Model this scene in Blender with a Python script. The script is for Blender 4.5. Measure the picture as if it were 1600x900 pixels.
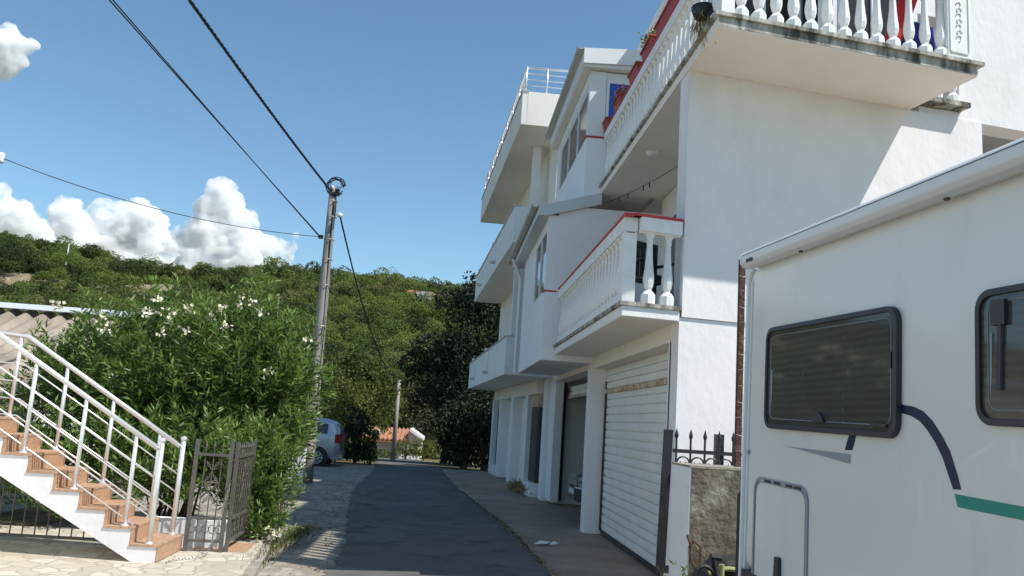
import bpy, bmesh, math, random
import numpy as np
from mathutils import Vector, Matrix, noise as mnoise
random.seed(7); rng = np.random.default_rng(7)
sc = bpy.context.scene
for o in list(bpy.data.objects): bpy.data.objects.remove(o)
col = sc.collection
# ---------------------------------------------------------------- camera
FOC = 1300.96; PITCH, ROLL, YAW = [math.radians(a) for a in (9.263, 3.794, -4.110)]
def _cam():
    cp, sp, cr, sr = math.cos(PITCH), math.sin(PITCH), math.cos(ROLL), math.sin(ROLL)
    r = np.array([cr, -sr*sp, sr*cp]); u = np.array([-sr, -cr*sp, cr*cp]); f = np.array([0, cp, sp])
    c, s = math.cos(YAW), math.sin(YAW)
    rot = lambda d: np.array([d[0]*c-d[1]*s, d[0]*s+d[1]*c, d[2]])
    return rot(r), rot(u), rot(f)
CR, CU, CF = _cam(); EYE = np.array([0, 0, 1.6])
cam = bpy.data.objects.new('camera', bpy.data.cameras.new('camera')); col.objects.link(cam)
cam.data.sensor_width = 36; cam.data.lens = FOC/1600*36; cam.data.clip_end = 6000; cam.data.clip_start = .05
cam.matrix_world = Matrix(((CR[0], CU[0], -CF[0], 0), (CR[1], CU[1], -CF[1], 0), (CR[2], CU[2], -CF[2], 1.6), (0, 0, 0, 1)))
sc.camera = cam
# survey helpers: bearings read off the photograph turned into points on real planes
def ray(x, y): return CR*((x-800)/FOC) + CU*((450-y)/FOC) + CF
def atX(x, y, X): d = ray(x, y); return EYE + d*(X/d[0])
def atY(x, y, Y): d = ray(x, y); return EYE + d*(Y/d[1])
def atZ(x, y, Z): d = ray(x, y); return EYE + d*((Z-1.6)/d[2])
# ---------------------------------------------------------------- sky and sun
SUN = Vector((.617, -.338, 1.0)).normalized()
w = bpy.data.worlds.new('World'); sc.world = w; w.use_nodes = True
nt = w.node_tree; bg = nt.nodes['Background']; sky = nt.nodes.new('ShaderNodeTexSky')
sky.sky_type = 'NISHITA'; sky.sun_disc = False
sky.sun_elevation = math.asin(SUN.z); sky.sun_rotation = math.atan2(SUN.x, SUN.y)
sky.air_density = 1.0; sky.dust_density = .35; sky.ozone_density = 2.6; sky.altitude = 50
tn = nt.nodes.new('ShaderNodeMix'); tn.data_type = 'RGBA'; tn.blend_type = 'MULTIPLY'; tn.inputs[0].default_value = 1; tn.inputs[7].default_value = (.83, .985, .97, 1)
nt.links.new(sky.outputs[0], tn.inputs[6]); nt.links.new(tn.outputs[2], bg.inputs[0]); bg.inputs[1].default_value = .112
sun = bpy.data.objects.new('sun', bpy.data.lights.new('sun', 'SUN')); col.objects.link(sun)
sun.data.energy = 4.0; sun.data.angle = math.radians(.53); sun.data.color = (1, .955, .88)
sun.rotation_euler = (-SUN).to_track_quat('-Z', 'Y').to_euler()
sc.view_settings.view_transform = 'Standard'; sc.view_settings.look = 'None'
sc.view_settings.exposure = 0.52; sc.view_settings.gamma = 1
sc.cycles.max_bounces = 16; sc.cycles.diffuse_bounces = 6; sc.cycles.volume_bounces = 12; sc.cycles.volume_step_rate = .12; sc.cycles.volume_max_steps = 256
# ---------------------------------------------------------------- materials
def mat(name, color, rough=.8, metal=0, c2=None, scale=5, detail=6, bump=0, bscale=None, stretch=(1, 1, 1), spec=.5, lo=.35, hi=.65, c3=None, s3=1.5, l3=.55, h3=.75, bd=.02, coat=0):
    m = bpy.data.materials.new(name); m.use_nodes = True; t = m.node_tree; N = t.nodes; L = t.links
    b = N['Principled BSDF']; b.inputs['Roughness'].default_value = rough; b.inputs['Metallic'].default_value = metal
    b.inputs['Specular IOR Level'].default_value = spec; b.inputs['Coat Weight'].default_value = coat
    b.inputs['Base Color'].default_value = (*color, 1)
    tc = N.new('ShaderNodeTexCoord'); mp = N.new('ShaderNodeMapping'); L.new(tc.outputs['Object'], mp.inputs[0]); mp.inputs['Scale'].default_value = stretch
    def mixc(prev, c, s, l, h):
        n = N.new('ShaderNodeTexNoise'); n.inputs['Scale'].default_value = s; n.inputs['Detail'].default_value = detail; n.inputs['Roughness'].default_value = .6
        L.new(mp.outputs[0], n.inputs[0]); r = N.new('ShaderNodeMapRange'); r.inputs[1].default_value = l; r.inputs[2].default_value = h
        L.new(n.outputs[0], r.inputs[0]); x = N.new('ShaderNodeMix'); x.data_type = 'RGBA'
        L.new(r.outputs[0], x.inputs[0]); x.inputs[7].default_value = (*c, 1)
        if prev is None: x.inputs[6].default_value = (*color, 1)
        else: L.new(prev, x.inputs[6])
        return x.outputs[2]
    cur = None
    if c2: cur = mixc(None, c2, scale, lo, hi)
    if c3: cur = mixc(cur, c3, s3, l3, h3)
    if cur: L.new(cur, b.inputs['Base Color'])
    if bump:
        n = N.new('ShaderNodeTexNoise'); n.inputs['Scale'].default_value = bscale or scale*4; n.inputs['Detail'].default_value = 8; L.new(mp.outputs[0], n.inputs[0])
        bm_ = N.new('ShaderNodeBump'); bm_.inputs['Strength'].default_value = bump; bm_.inputs['Distance'].default_value = bd
        L.new(n.outputs[0], bm_.inputs['Height']); L.new(bm_.outputs[0], b.inputs['Normal'])
    return m
def leafmat(name, c1, c2, trans=.35, scale=1.2, rough=.5, c3=None):
    m = bpy.data.materials.new(name); m.use_nodes = True; t = m.node_tree; N = t.nodes; L = t.links
    b = N['Principled BSDF']; b.inputs['Roughness'].default_value = rough; b.inputs['Specular IOR Level'].default_value = .35
    at = N.new('ShaderNodeAttribute'); at.attribute_name = 'tint'
    tc = N.new('ShaderNodeTexCoord'); n = N.new('ShaderNodeTexNoise'); n.inputs['Scale'].default_value = scale; n.inputs['Detail'].default_value = 3
    L.new(tc.outputs['Object'], n.inputs[0])
    a = N.new('ShaderNodeMath'); a.operation = 'ADD'; L.new(n.outputs[0], a.inputs[0]); L.new(at.outputs['Fac'], a.inputs[1])
    r = N.new('ShaderNodeMapRange'); r.inputs[1].default_value = .55; r.inputs[2].default_value = 1.4; L.new(a.outputs[0], r.inputs[0])
    rp = N.new('ShaderNodeValToRGB'); e = rp.color_ramp.elements; e[0].color = (*c1, 1); e[1].color = (*c2, 1)
    if c3: x = e.new(.93); x.color = (*c2, 1); e[2].color = (*c3, 1)
    L.new(r.outputs[0], rp.inputs[0]); L.new(rp.outputs[0], b.inputs['Base Color'])
    tr = N.new('ShaderNodeBsdfTranslucent'); hs = N.new('ShaderNodeHueSaturation'); hs.inputs['Value'].default_value = 1.6; hs.inputs['Hue'].default_value = .485
    L.new(rp.outputs[0], hs.inputs['Color']); L.new(hs.outputs[0], tr.inputs[0])
    mx = N.new('ShaderNodeMixShader'); mx.inputs[0].default_value = trans; L.new(b.outputs[0], mx.inputs[1]); L.new(tr.outputs[0], mx.inputs[2])
    L.new(mx.outputs[0], N['Material Output'].inputs[0]); return m
M = {}
M['white'] = mat('white_plaster', (.84, .84, .83), .85, c2=(.78, .78, .76), scale=1.3, bump=.35, bscale=45, bd=.01, c3=(.66, .63, .57), s3=2.4, l3=.58, h3=.85)
M['wall'] = mat('rough_white_plaster', (.83, .805, .805), .9, c2=(.78, .76, .755), scale=2.2, bump=.45, bscale=14, bd=.012, c3=(.70, .68, .65), s3=1.7, l3=.56, h3=.85, stretch=(1, 1, .6))
M['cream'] = mat('cream_plaster', (.86, .79, .70), .88, c2=(.79, .74, .67), scale=1.2, bump=.3, bscale=40, bd=.01)
M['soffit'] = mat('soffit_plaster', (.86, .81, .745), .9, c2=(.80, .75, .68), scale=1.0, bump=.2, bscale=30, bd=.01)
M['pale'] = mat('pale_painted_plaster', (.87, .87, .88), .85, c2=(.82, .82, .83), scale=1.2, bump=.3, bscale=40, bd=.01)
M['grime'] = mat('grimy_concrete', (.42, .40, .35), .9, c2=(.07, .065, .055), scale=5, bump=.5, bscale=40, stretch=(1, 1, .35), lo=.42, hi=.62, c3=(.6, .58, .52), s3=9, l3=.5, h3=.7)
M['red'] = mat('red_rail_paint', (.55, .03, .045), .55, c2=(.42, .03, .04), scale=8)
M['stone'] = mat('cast_stone_white', (.84, .84, .83), .8, c2=(.76, .75, .72), scale=6, bump=.25, bscale=60, bd=.008)
M['shut'] = mat('shutter_enamel', (.86, .855, .82), .55, c2=(.80, .79, .75), scale=2.5, stretch=(1, 1, 2.5), c3=(.5, .47, .4), s3=4, l3=.62, h3=.85)
M['rustbox'] = mat('rusty_shutter_box', (.55, .42, .27), .75, c2=(.35, .2, .1), scale=6, c3=(.7, .64, .52), s3=10, l3=.45, h3=.65)
M['recess_shade'] = mat('shade_grey_plaster', (.42, .42, .42), .9, c2=(.36, .36, .36), scale=2)  # grey puts the shade of the end wall recess into its plaster
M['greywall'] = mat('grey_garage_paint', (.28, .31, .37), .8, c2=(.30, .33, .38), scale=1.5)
M['dark'] = mat('dark_interior', (.03, .03, .035), .9)
M['glass'] = mat('window_glass', (.02, .024, .03), .04, spec=.9)
M['glassb'] = mat('dim_brown_glass', (.045, .036, .030), .12, spec=.35)
M['blue'] = mat('blue_window_film', (.02, .10, .50), .25)
M['frame'] = mat('white_upvc', (.82, .83, .84), .35)
M['gutter'] = mat('gutter_tin', (.55, .54, .50), .45, metal=.3, c2=(.45, .43, .38), scale=3)
M['sheet'] = mat('roof_sheet', (.60, .62, .62), .5, metal=.2, c2=(.6, .63, .65), scale=2)
M['asphalt'] = mat('asphalt', (.108, .103, .097), .85, c2=(.145, .138, .128), scale=.55, bump=.6, bscale=70, bd=.012, c3=(.07, .07, .07), s3=2.3, l3=.52, h3=.66, lo=.42, hi=.62)
M['apron'] = mat('old_concrete', (.40, .305, .23), .9, c2=(.24, .18, .13), scale=.9, bump=.5, bscale=50, bd=.015, c3=(.27, .26, .24), s3=3, l3=.55, h3=.75)
M['dust'] = mat('dusty_broken_concrete', (.30, .27, .23), .95, c2=(.20, .175, .145), scale=1.6, bump=.7, bscale=22, bd=.015, c3=(.44, .41, .36), s3=5, l3=.5, h3=.7)
M['earth'] = mat('dry_earth', (.22, .17, .11), .95, c2=(.12, .11, .05), scale=3, bump=.8, bscale=20, bd=.05)
M['chrome'] = mat('brushed_steel', (.82, .82, .82), .42, metal=.7)
M['iron'] = mat('wrought_iron_paint', (.10, .092, .085), .5, c2=(.14, .125, .11), scale=12, metal=.2)
M['black'] = mat('black_iron', (.02, .021, .026), .45, c2=(.035, .035, .04), scale=8)
M['rust'] = mat('rusty_steel', (.12, .06, .042), .85, c2=(.055, .032, .024), scale=14, bump=.7, bscale=50, c3=(.30, .26, .2), s3=9, l3=.6, h3=.8)
M['concrete'] = mat('weathered_concrete', (.17, .148, .112), .95, c2=(.075, .065, .05), scale=6, bump=.8, bscale=16, bd=.03, c3=(.25, .24, .19), s3=3.2, l3=.54, h3=.66)
M['galv'] = mat('zinc_wire', (.4, .39, .37), .5, metal=.8)
M['bark'] = mat('bark', (.13, .10, .075), .95, c2=(.08, .06, .045), scale=9, bump=.6, bscale=30, stretch=(1, 1, .3))
M['wood'] = mat('grey_pole', (.38, .35, .31), .9, c2=(.24, .22, .19), scale=6, bump=.5, bscale=22, stretch=(2, 2, .25))
M['rubber'] = mat('black_rubber', (.018, .018, .02), .65)
M['cable'] = mat('black_cable', (.012, .013, .016), .5)
M['gel'] = mat('motorhome_gelcoat', (.80, .80, .77), .22, c2=(.77, .775, .755), scale=.8, spec=.5, coat=.25, c3=(.68, .675, .65), s3=2.6, l3=.56, h3=.85, stretch=(1, 1, .3))
M['plast'] = mat('white_plastic', (.78, .79, .79), .35)
M['navy'] = mat('navy_vinyl', (.008, .014, .06), .3)
M['teal'] = mat('teal_vinyl', (.0, .27, .21), .3)
M['gvin'] = mat('grey_vinyl', (.30, .335, .37), .35)
M['seal'] = mat('window_frame_black', (.035, .035, .04), .45)
M['tarp'] = mat('terracotta_pot', (.36, .05, .04), .6)
M['greenp'] = mat('lime_plastic', (.30, .36, .16), .4)
M['silver'] = mat('silver_car_paint', (.42, .46, .50), .3, metal=.55, coat=.6)
M['blackcar'] = mat('black_car_paint', (.012, .013, .016), .2, coat=1)
M['lampred'] = mat('tail_lamp', (.32, .008, .015), .15)
M['lampclear'] = mat('lamp_clear', (.6, .62, .64), .08, spec=.8)
M['rim'] = mat('wheel_alloy', (.6, .61, .62), .35, metal=.7)
M['plate'] = mat('number_plate', (.8, .8, .8), .4)
M['rock'] = mat('pale_rubble', (.55, .52, .48), .95, c2=(.35, .33, .3), scale=1.5, bump=1, bscale=3)
M['orange'] = mat('orange_soil', (.55, .27, .13), .95, c2=(.42, .2, .09), scale=.4, bump=1, bscale=2)
def cloudmat():
    m = bpy.data.materials.new('cloud_vapour'); m.use_nodes = True; t = m.node_tree; N = t.nodes; t.links.clear()
    v = N.new('ShaderNodeVolumePrincipled'); v.inputs['Color'].default_value = (1, 1, 1, 1); v.inputs['Density'].default_value = .12; tc = N.new('ShaderNodeTexCoord'); ns = N.new('ShaderNodeTexNoise'); ns.inputs['Scale'].default_value = .021; ns.inputs['Detail'].default_value = 5; ns.inputs['Roughness'].default_value = .62; t.links.new(tc.outputs['Object'], ns.inputs[0]); mr = N.new('ShaderNodeMapRange'); mr.inputs[1].default_value = .40; mr.inputs[2].default_value = .60; mr.inputs[3].default_value = 0; mr.inputs[4].default_value = .17; t.links.new(ns.outputs[0], mr.inputs[0]); t.links.new(mr.outputs[0], v.inputs['Density']); v.inputs['Anisotropy'].default_value = .2
    t.links.new(v.outputs[0], N['Material Output'].inputs['Volume']); return m
M['cloud'] = cloudmat()
M['petal'] = mat('white_petal', (.80, .76, .58), .7)
M['pink'] = mat('pink_petal', (.75, .2, .2), .7)
M['yellow'] = mat('yellow_petal', (.75, .62, .05), .7)
M['fabr'] = mat('red_fabric', (.55, .03, .035), .8); M['fabb'] = mat('blue_fabric', (.02, .05, .30), .8)
M['dry'] = leafmat('dry_grass', (.20, .15, .06), (.34, .27, .12), .3)
M['ole'] = leafmat('oleander_leaf', (.035, .07, .018), (.20, .30, .065), .26, 1.6, .45)
M['mac'] = leafmat('maquis_leaf', (.030, .046, .012), (.165, .215, .046), .34, .06, .75, c3=(.165, .17, .06))
M['darkleaf'] = leafmat('hedge_and_shaded_grove_leaf', (.010, .018, .007), (.032, .050, .016), .12, .5, .7)  # shade of the street-end grove is in this colour; the hedge is dark itself
M['yleaf'] = leafmat('yellow_green_leaf', (.05, .07, .012), (.20, .22, .045), .3, .6, .6)
M['grleaf'] = leafmat('grey_green_leaf', (.05, .06, .035), (.14, .15, .09), .25, .6, .7)
M['weed'] = leafmat('weed_leaf', (.05, .08, .02), (.16, .18, .05), .3, 2, .6)
def brickmat(name, c1, c2, mortar, sx, sy, msize, rough=.6, off=.5, axis=None, bumpd=.01):
    m = mat(name, c1, rough); t = m.node_tree; N = t.nodes; L = t.links; b = N['Principled BSDF']
    tc = [n for n in N if n.type == 'TEX_COORD'][0]; br = N.new('ShaderNodeTexBrick')
    br.inputs['Color1'].default_value = (*c1, 1); br.inputs['Color2'].default_value = (*c2, 1); br.inputs['Mortar'].default_value = (*mortar, 1)
    br.inputs['Scale'].default_value = 1; br.inputs['Brick Width'].default_value = sx; br.inputs['Row Height'].default_value = sy; br.inputs['Mortar Size'].default_value = msize
    br.offset = off
    mp = N.new('ShaderNodeMapping'); L.new(tc.outputs['Object'], mp.inputs[0])
    if axis: mp.inputs['Rotation'].default_value = axis
    L.new(mp.outputs[0], br.inputs[0]); L.new(br.outputs[0], b.inputs['Base Color'])
    return m
M['tile'] = brickmat('terracotta_step_tile', (.44, .26, .16), (.50, .32, .21), (.33, .22, .15), .12, .06, .004, .5, axis=(math.radians(60), .5, .6))
def crazy():
    m = mat('crazy_paving', (.6, .56, .47), .85); t = m.node_tree; N = t.nodes; L = t.links; b = N['Principled BSDF']
    tc = [n for n in N if n.type == 'TEX_COORD'][0]
    ns = N.new('ShaderNodeTexNoise'); ns.inputs['Scale'].default_value = 2.5; L.new(tc.outputs['Object'], ns.inputs[0])
    ad = N.new('ShaderNodeMix'); ad.data_type = 'RGBA'; ad.inputs[0].default_value = .22; L.new(tc.outputs['Object'], ad.inputs[6]); L.new(ns.outputs[1], ad.inputs[7])
    v = N.new('ShaderNodeTexVoronoi'); v.feature = 'DISTANCE_TO_EDGE'; v.inputs['Scale'].default_value = 5.4; L.new(ad.outputs[2], v.inputs[0])
    v2 = N.new('ShaderNodeTexVoronoi'); v2.inputs['Scale'].default_value = 5.4; L.new(ad.outputs[2], v2.inputs[0])
    r = N.new('ShaderNodeValToRGB'); r.color_ramp.elements[0].color = (.40, .35, .27, 1); r.color_ramp.elements[1].color = (.56, .52, .43, 1)
    sp = N.new('ShaderNodeSeparateColor'); L.new(v2.outputs['Color'], sp.inputs[0]); L.new(sp.outputs[0], r.inputs[0])
    mr = N.new('ShaderNodeMapRange'); mr.inputs[1].default_value = .02; mr.inputs[2].default_value = .07; L.new(v.outputs[0], mr.inputs[0])
    mx = N.new('ShaderNodeMix'); mx.data_type = 'RGBA'; L.new(mr.outputs[0], mx.inputs[0]); mx.inputs[6].default_value = (.41, .37, .30, 1); L.new(r.outputs[0], mx.inputs[7])
    L.new(mx.outputs[2], b.inputs['Base Color'])
    bp = N.new('ShaderNodeBump'); bp.inputs['Strength'].default_value = .6; bp.inputs['Distance'].default_value = .02; L.new(mr.outputs[0], bp.inputs['Height']); L.new(bp.outputs[0], b.inputs['Normal'])
    return m
M['crazy'] = crazy()
M['fibre'] = mat('fibre_cement_sheet', (.36, .31, .25), .95, c2=(.24, .20, .16), scale=2.2, bump=.3, bscale=60, bd=.01, c3=(.48, .43, .36), s3=1.2, l3=.5, h3=.8)
M['rooft'] = mat('orange_roof_tile', (.46, .22, .12), .8, c2=(.34, .15, .085), scale=3)
def winpane():   # dark acrylic with the pleated blind behind it
    m = mat('acrylic_window', (.055, .053, .045), .06, spec=.6); t = m.node_tree; N = t.nodes; L = t.links; b = N['Principled BSDF']
    tc = [n for n in N if n.type == 'TEX_COORD'][0]
    wv = N.new('ShaderNodeTexWave'); wv.bands_direction = 'Z'; wv.inputs['Scale'].default_value = 9; wv.inputs['Distortion'].default_value = 1.2; wv.inputs['Detail'].default_value = 2
    L.new(tc.outputs['Object'], wv.inputs[0]); r = N.new('ShaderNodeValToRGB')
    r.color_ramp.elements[0].color = (.062, .061, .058, 1); r.color_ramp.elements[1].color = (.082, .080, .075, 1); L.new(wv.outputs[0], r.inputs[0]); L.new(r.outputs[0], b.inputs['Base Color'])
    return m
M['acryl'] = winpane()
# ---------------------------------------------------------------- mesh helpers
EACH = {k: v for k, v in (x.split(':') for x in 'garage_pier:garage_pier pier:pier latch:latch bars:bar balcony_column:balcony_column rail_bar:rail_bar fastener:fastener hinge:hinge strap:strap scrollwork:scroll wire_ties:wire_tie blind_clips:blind_clip newel_post:newel_post door_handle:door_handle cable_tangle:cable_loop cable_bundle:service_cable'.split())}   # repeats built as one piece each
class MB:
    def __init__(s): s.v = []; s.f = []
    def add(s, vs, fs):
        k = len(s.v); s.v += [tuple(map(float, p)) for p in vs]; s.f += [tuple(i+k for i in f) for f in fs]; return s
    def box(s, a, b):
        x0, y0, z0 = a; x1, y1, z1 = b
        return s.add([(x0,y0,z0),(x1,y0,z0),(x1,y1,z0),(x0,y1,z0),(x0,y0,z1),(x1,y0,z1),(x1,y1,z1),(x0,y1,z1)], [(0,3,2,1),(4,5,6,7),(0,1,5,4),(1,2,6,5),(2,3,7,6),(3,0,4,7)])
    def prism(s, poly, z0, z1):   # poly: plan points, z0/z1 numbers or lists
        n = len(poly); g = lambda z, i: z[i] if isinstance(z, (list, tuple)) else z
        vs = [(p[0], p[1], g(z0, i)) for i, p in enumerate(poly)] + [(p[0], p[1], g(z1, i)) for i, p in enumerate(poly)]
        ar = sum(poly[i][0]*poly[(i+1) % n][1]-poly[(i+1) % n][0]*poly[i][1] for i in range(n))
        fs = [tuple(range(n))[::-1], tuple(range(n, 2*n))] + [(i, (i+1) % n, n+(i+1) % n, n+i) for i in range(n)]
        if ar < 0: fs = [f[::-1] for f in fs]
        return s.add(vs, fs)
    def extr(s, pts, d):          # planar polygon pts (3D) pushed along d
        n = len(pts); pts = [np.array(p, float) for p in pts]; d = np.array(d, float)
        return s.add(pts + [p+d for p in pts], [tuple(range(n))[::-1], tuple(range(n, 2*n))] + [(i, (i+1) % n, n+(i+1) % n, n+i) for i in range(n)])
    def tube(s, pts, r, n=8, cap=True):
        pts = [Vector(p) for p in pts]; vs = []; fs = []; up = None
        for i, p in enumerate(pts):
            t = (pts[min(i+1, len(pts)-1)] - pts[max(i-1, 0)]).normalized()
            if up is None: up = Vector((0, 0, 1)) if abs(t.z) < .9 else Vector((1, 0, 0))
            a = t.cross(up).normalized(); b = a.cross(t).normalized(); up = b
            rr = r[i] if isinstance(r, (list, tuple)) else r
            for k in range(n):
                q = 2*math.pi*k/n; vs.append(p + a*math.cos(q)*rr + b*math.sin(q)*rr)
        for i in range(len(pts)-1):
            for k in range(n): fs.append((i*n+k, i*n+(k+1) % n, (i+1)*n+(k+1) % n, (i+1)*n+k))
        if cap: fs.append(tuple(range(n))[::-1]); fs.append(tuple(range((len(pts)-1)*n, len(pts)*n)))
        return s.add(vs, fs)
    def lathe(s, prof, n=10, c=(0, 0, 0)):
        vs = []; fs = []
        for (z, r) in prof:
            for k in range(n): q = 2*math.pi*(k+.5)/n; vs.append((c[0]+r*math.cos(q), c[1]+r*math.sin(q), c[2]+z))
        for i in range(len(prof)-1):
            for k in range(n): fs.append((i*n+k, i*n+(k+1) % n, (i+1)*n+(k+1) % n, (i+1)*n+k))
        fs.append(tuple(range(n))[::-1]); fs.append(tuple(range((len(prof)-1)*n, len(prof)*n)))
        return s.add(vs, fs)
    def pieces(s):
        par = list(range(len(s.v)))
        def find(a):
            while par[a] != a: par[a] = par[par[a]]; a = par[a]
            return a
        for f in s.f:
            r0 = find(f[0])
            for i in f[1:]: par[find(i)] = r0
        g = {}
        for f in s.f: g.setdefault(find(f[0]), []).append(f)
        out = []
        for fs in g.values():
            ids = sorted({i for f in fs for i in f}); mp = {a: k for k, a in enumerate(ids)}; m = MB(); m.v = [s.v[i] for i in ids]; m.f = [tuple(mp[i] for i in f) for f in fs]; out.append(m)
        return out
    def build(s, name, m, parent=None, loc=None, smooth=False, bevel=0, xf=None):
        if name in EACH:
            one = EACH[name]; ps = s.pieces()
            return [p._build(one, m, parent, loc, smooth, bevel, xf) for p in ps][0]
        return s._build(name, m, parent, loc, smooth, bevel, xf)
    def _build(s, name, m, parent=None, loc=None, smooth=False, bevel=0, xf=None):
        # verts are in world metres; loc = object origin
        me = bpy.data.meshes.new(name); org = np.array(loc if loc is not None else (0, 0, 0), float)
        if xf is not None: s.v = [tuple(xf @ Vector(p)) for p in s.v]
        me.from_pydata([tuple(np.array(p)-org) for p in s.v], [], s.f)
        me.validate(); me.materials.append(M[m] if isinstance(m, str) else m)
        o = bpy.data.objects.new(name, me); col.objects.link(o); o.location = org
        if parent is not None:
            o.parent = parent; pw = world_loc(parent); o.location = Vector(org) - pw
        if smooth:
            for p in me.polygons: p.use_smooth = True
        if bevel:
            bv = o.modifiers.new('bevel', 'BEVEL'); bv.width = bevel; bv.segments = 2; bv.limit_method = 'ANGLE'; bv.angle_limit = .6
        return o
def world_loc(o):
    v = Vector(o.location)
    while o.parent: o = o.parent; v = v + Vector(o.location)
    return v
def tag(o, label=None, cat=None, group=None, kind=None):
    if label: o['label'] = label
    if cat: o['category'] = cat
    if group: o['group'] = group
    if kind: o['kind'] = kind
    return o
def thing(name, loc, label, cat, group=None):
    o = bpy.data.objects.new(name, None); col.objects.link(o); o.location = loc; o.empty_display_size = .2
    return tag(o, label, cat, group)
def copy_obj(o, parent, loc=None):
    c = o.copy(); col.objects.link(c); c.parent = parent
    if loc is not None: c.location = loc
    return c
def quads_mesh(name, V, tint, m, parent=None, loc=(0, 0, 0), nv=4):
    """V: (n,nv,3) world verts, tint (n,) -> one mesh"""
    n = len(V); me = bpy.data.meshes.new(name); org = np.array(loc, float)
    me.vertices.add(n*nv); me.vertices.foreach_set('co', (V.reshape(-1, 3)-org).astype(np.float32).ravel())
    me.loops.add(n*nv); me.loops.foreach_set('vertex_index', np.arange(n*nv, dtype=np.int32))
    me.polygons.add(n); me.polygons.foreach_set('loop_start', np.arange(0, n*nv, nv, dtype=np.int32)); me.polygons.foreach_set('loop_total', np.full(n, nv, dtype=np.int32))
    me.update(calc_edges=True); at = me.attributes.new('tint', 'FLOAT', 'FACE'); at.data.foreach_set('value', np.asarray(tint, dtype=np.float32))
    me.materials.append(M[m]); o = bpy.data.objects.new(name, me); col.objects.link(o); o.location = org
    if parent is not None: o.parent = parent; o.location = Vector(org) - world_loc(parent)
    return o
def unit(a): return a/np.maximum(np.linalg.norm(a, axis=-1, keepdims=True), 1e-9)
def leaf_quads(P, D, L, W, jit=.5):
    """leaf-shaped quads at P along direction D (unit), length L, width W"""
    n = len(P); D = unit(D + rng.normal(0, jit, (n, 3))); S = unit(np.cross(D, rng.normal(0, 1, (n, 3))))
    L = np.asarray(L).reshape(-1, 1)*np.ones((n, 1)); W = np.asarray(W).reshape(-1, 1)*np.ones((n, 1))
    return np.stack([P, P+D*L*.45+S*W*.5, P+D*L, P+D*L*.45-S*W*.5], axis=1)
def shell_points(n, c, r, up=-.35, thick=.25, lump=.18):
    d = unit(rng.normal(0, 1, (n*2, 3))); d = d[d[:, 2] > up][:n]; n = len(d)
    ph = rng.uniform(0, 6.28, 6)
    lm = 1+lump*(np.sin(d[:, 0]*5+ph[0])*np.sin(d[:, 1]*5+ph[1])+.6*np.sin(d[:, 2]*8+ph[2]+d[:, 0]*6))
    rad = lm*(1-thick*rng.random(n)**1.5)
    return np.array(c)+d*np.array(r)*rad[:, None], unit(d/np.array(r))
def crown(lobes, leaf, dens, m, name, parent, loc, tang=.55, up=-.35, thick=.3):
    """foliage made of leaf-sized faces spread through lobes (centre, radii)"""
    VV = []; TT = []
    for c, r in lobes:
        r = np.array(r, float); area = 12.0*((r[0]*r[1]+r[0]*r[2]+r[1]*r[2])/3); n = max(30, int(area*dens))
        P, Nn = shell_points(n, c, r, up, thick); n = len(P)
        # leaf blades lie roughly tangent to the crown, drooping outwards
        T = unit(np.cross(Nn, rng.normal(0, 1, (n, 3)))) + Nn*tang*.5
        q = leaf_quads(P, unit(T), leaf*rng.uniform(.7, 1.3, n), leaf*.55*rng.uniform(.7, 1.2, n), .35)
        VV.append(q); TT.append(np.clip(rng.normal(.35, .18, n), 0, 1)+rng.uniform(-.12, .12))
    return quads_mesh(name, np.concatenate(VV), np.concatenate(TT), m, parent, loc)
# ================================================================= GROUND, ROAD, PATIO
def sm(a, b, x): t = np.clip((x-a)/(b-a), 0, 1); return t*t*(3-2*t)
def lin(a, b, x): return np.clip((x-a)/(b-a), 0, 1)
def G(x, y):
    x = np.asarray(x, float); y = np.asarray(y, float)
    near = np.where(y < 29, -.09, -.09-.035*(np.minimum(y, 62)-29))
    amp = 31.0 - .05*np.clip(x+42, 0, 60) + 1.6*np.sin(x*.043+1)+1.0*np.sin(x*.11) - .02*np.clip(x+20, 0, 400)
    hill = (amp+1.4)*lin(58, 203, y)**1.06*(1-.35*sm(215, 420, y))
    t = lin(118, 140, y)*(1-lin(140, 168, y))
    hill = hill + (.9*np.sin(x*.09+y*.05)+.7*np.sin(x*.17-y*.11))*lin(62, 90, y)
    bank = 5.5*sm(2.0, 16, x)*sm(29.3, 38, y) + 1.0*sm(-9, -16, -(-x))*0
    hill = hill + 3.2*(sm(139, 146, y)-sm(150, 170, y))*sm(-.22, -.28, x/np.maximum(y, 1))
    left = 2.6*sm(-8, -30, x)*sm(16, 45, y)*(1-lin(58, 120, y))
    return near+hill+bank+left
def gz(x, y): return float(G(x, y))
xs = np.unique(np.concatenate([np.linspace(-3000, -220, 12), np.linspace(-220, 120, 115), np.linspace(-14, 14, 57), np.linspace(120, 3000, 12)]))
ys = np.unique(np.concatenate([np.linspace(-3000, -60, 10), np.linspace(-60, 20, 24), np.linspace(20, 70, 60), np.linspace(70, 240, 75), np.linspace(240, 600, 20), np.linspace(600, 3500, 10)]))
X, Y = np.meshgrid(xs, ys); Z = G(X, Y); Z[Y > 500] *= .98
nx, ny = len(xs), len(ys); me = bpy.data.meshes.new('ground')
me.from_pydata(np.stack([X.ravel(), Y.ravel(), Z.ravel()], 1).tolist(), [], [(j*nx+i, j*nx+i+1, (j+1)*nx+i+1, (j+1)*nx+i) for j in range(ny-1) for i in range(nx-1)])
M['ground'] = mat('hill_ground', (.10, .10, .045), .95, c2=(.24, .18, .11), scale=.08, bump=1, bscale=3, bd=.2, c3=(.07, .085, .03), s3=.5, l3=.45, h3=.6)
me.materials.append(M['ground']); o = bpy.data.objects.new('ground', me); col.objects.link(o); tag(o, kind='structure')
for p in me.polygons: p.use_smooth = True
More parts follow.
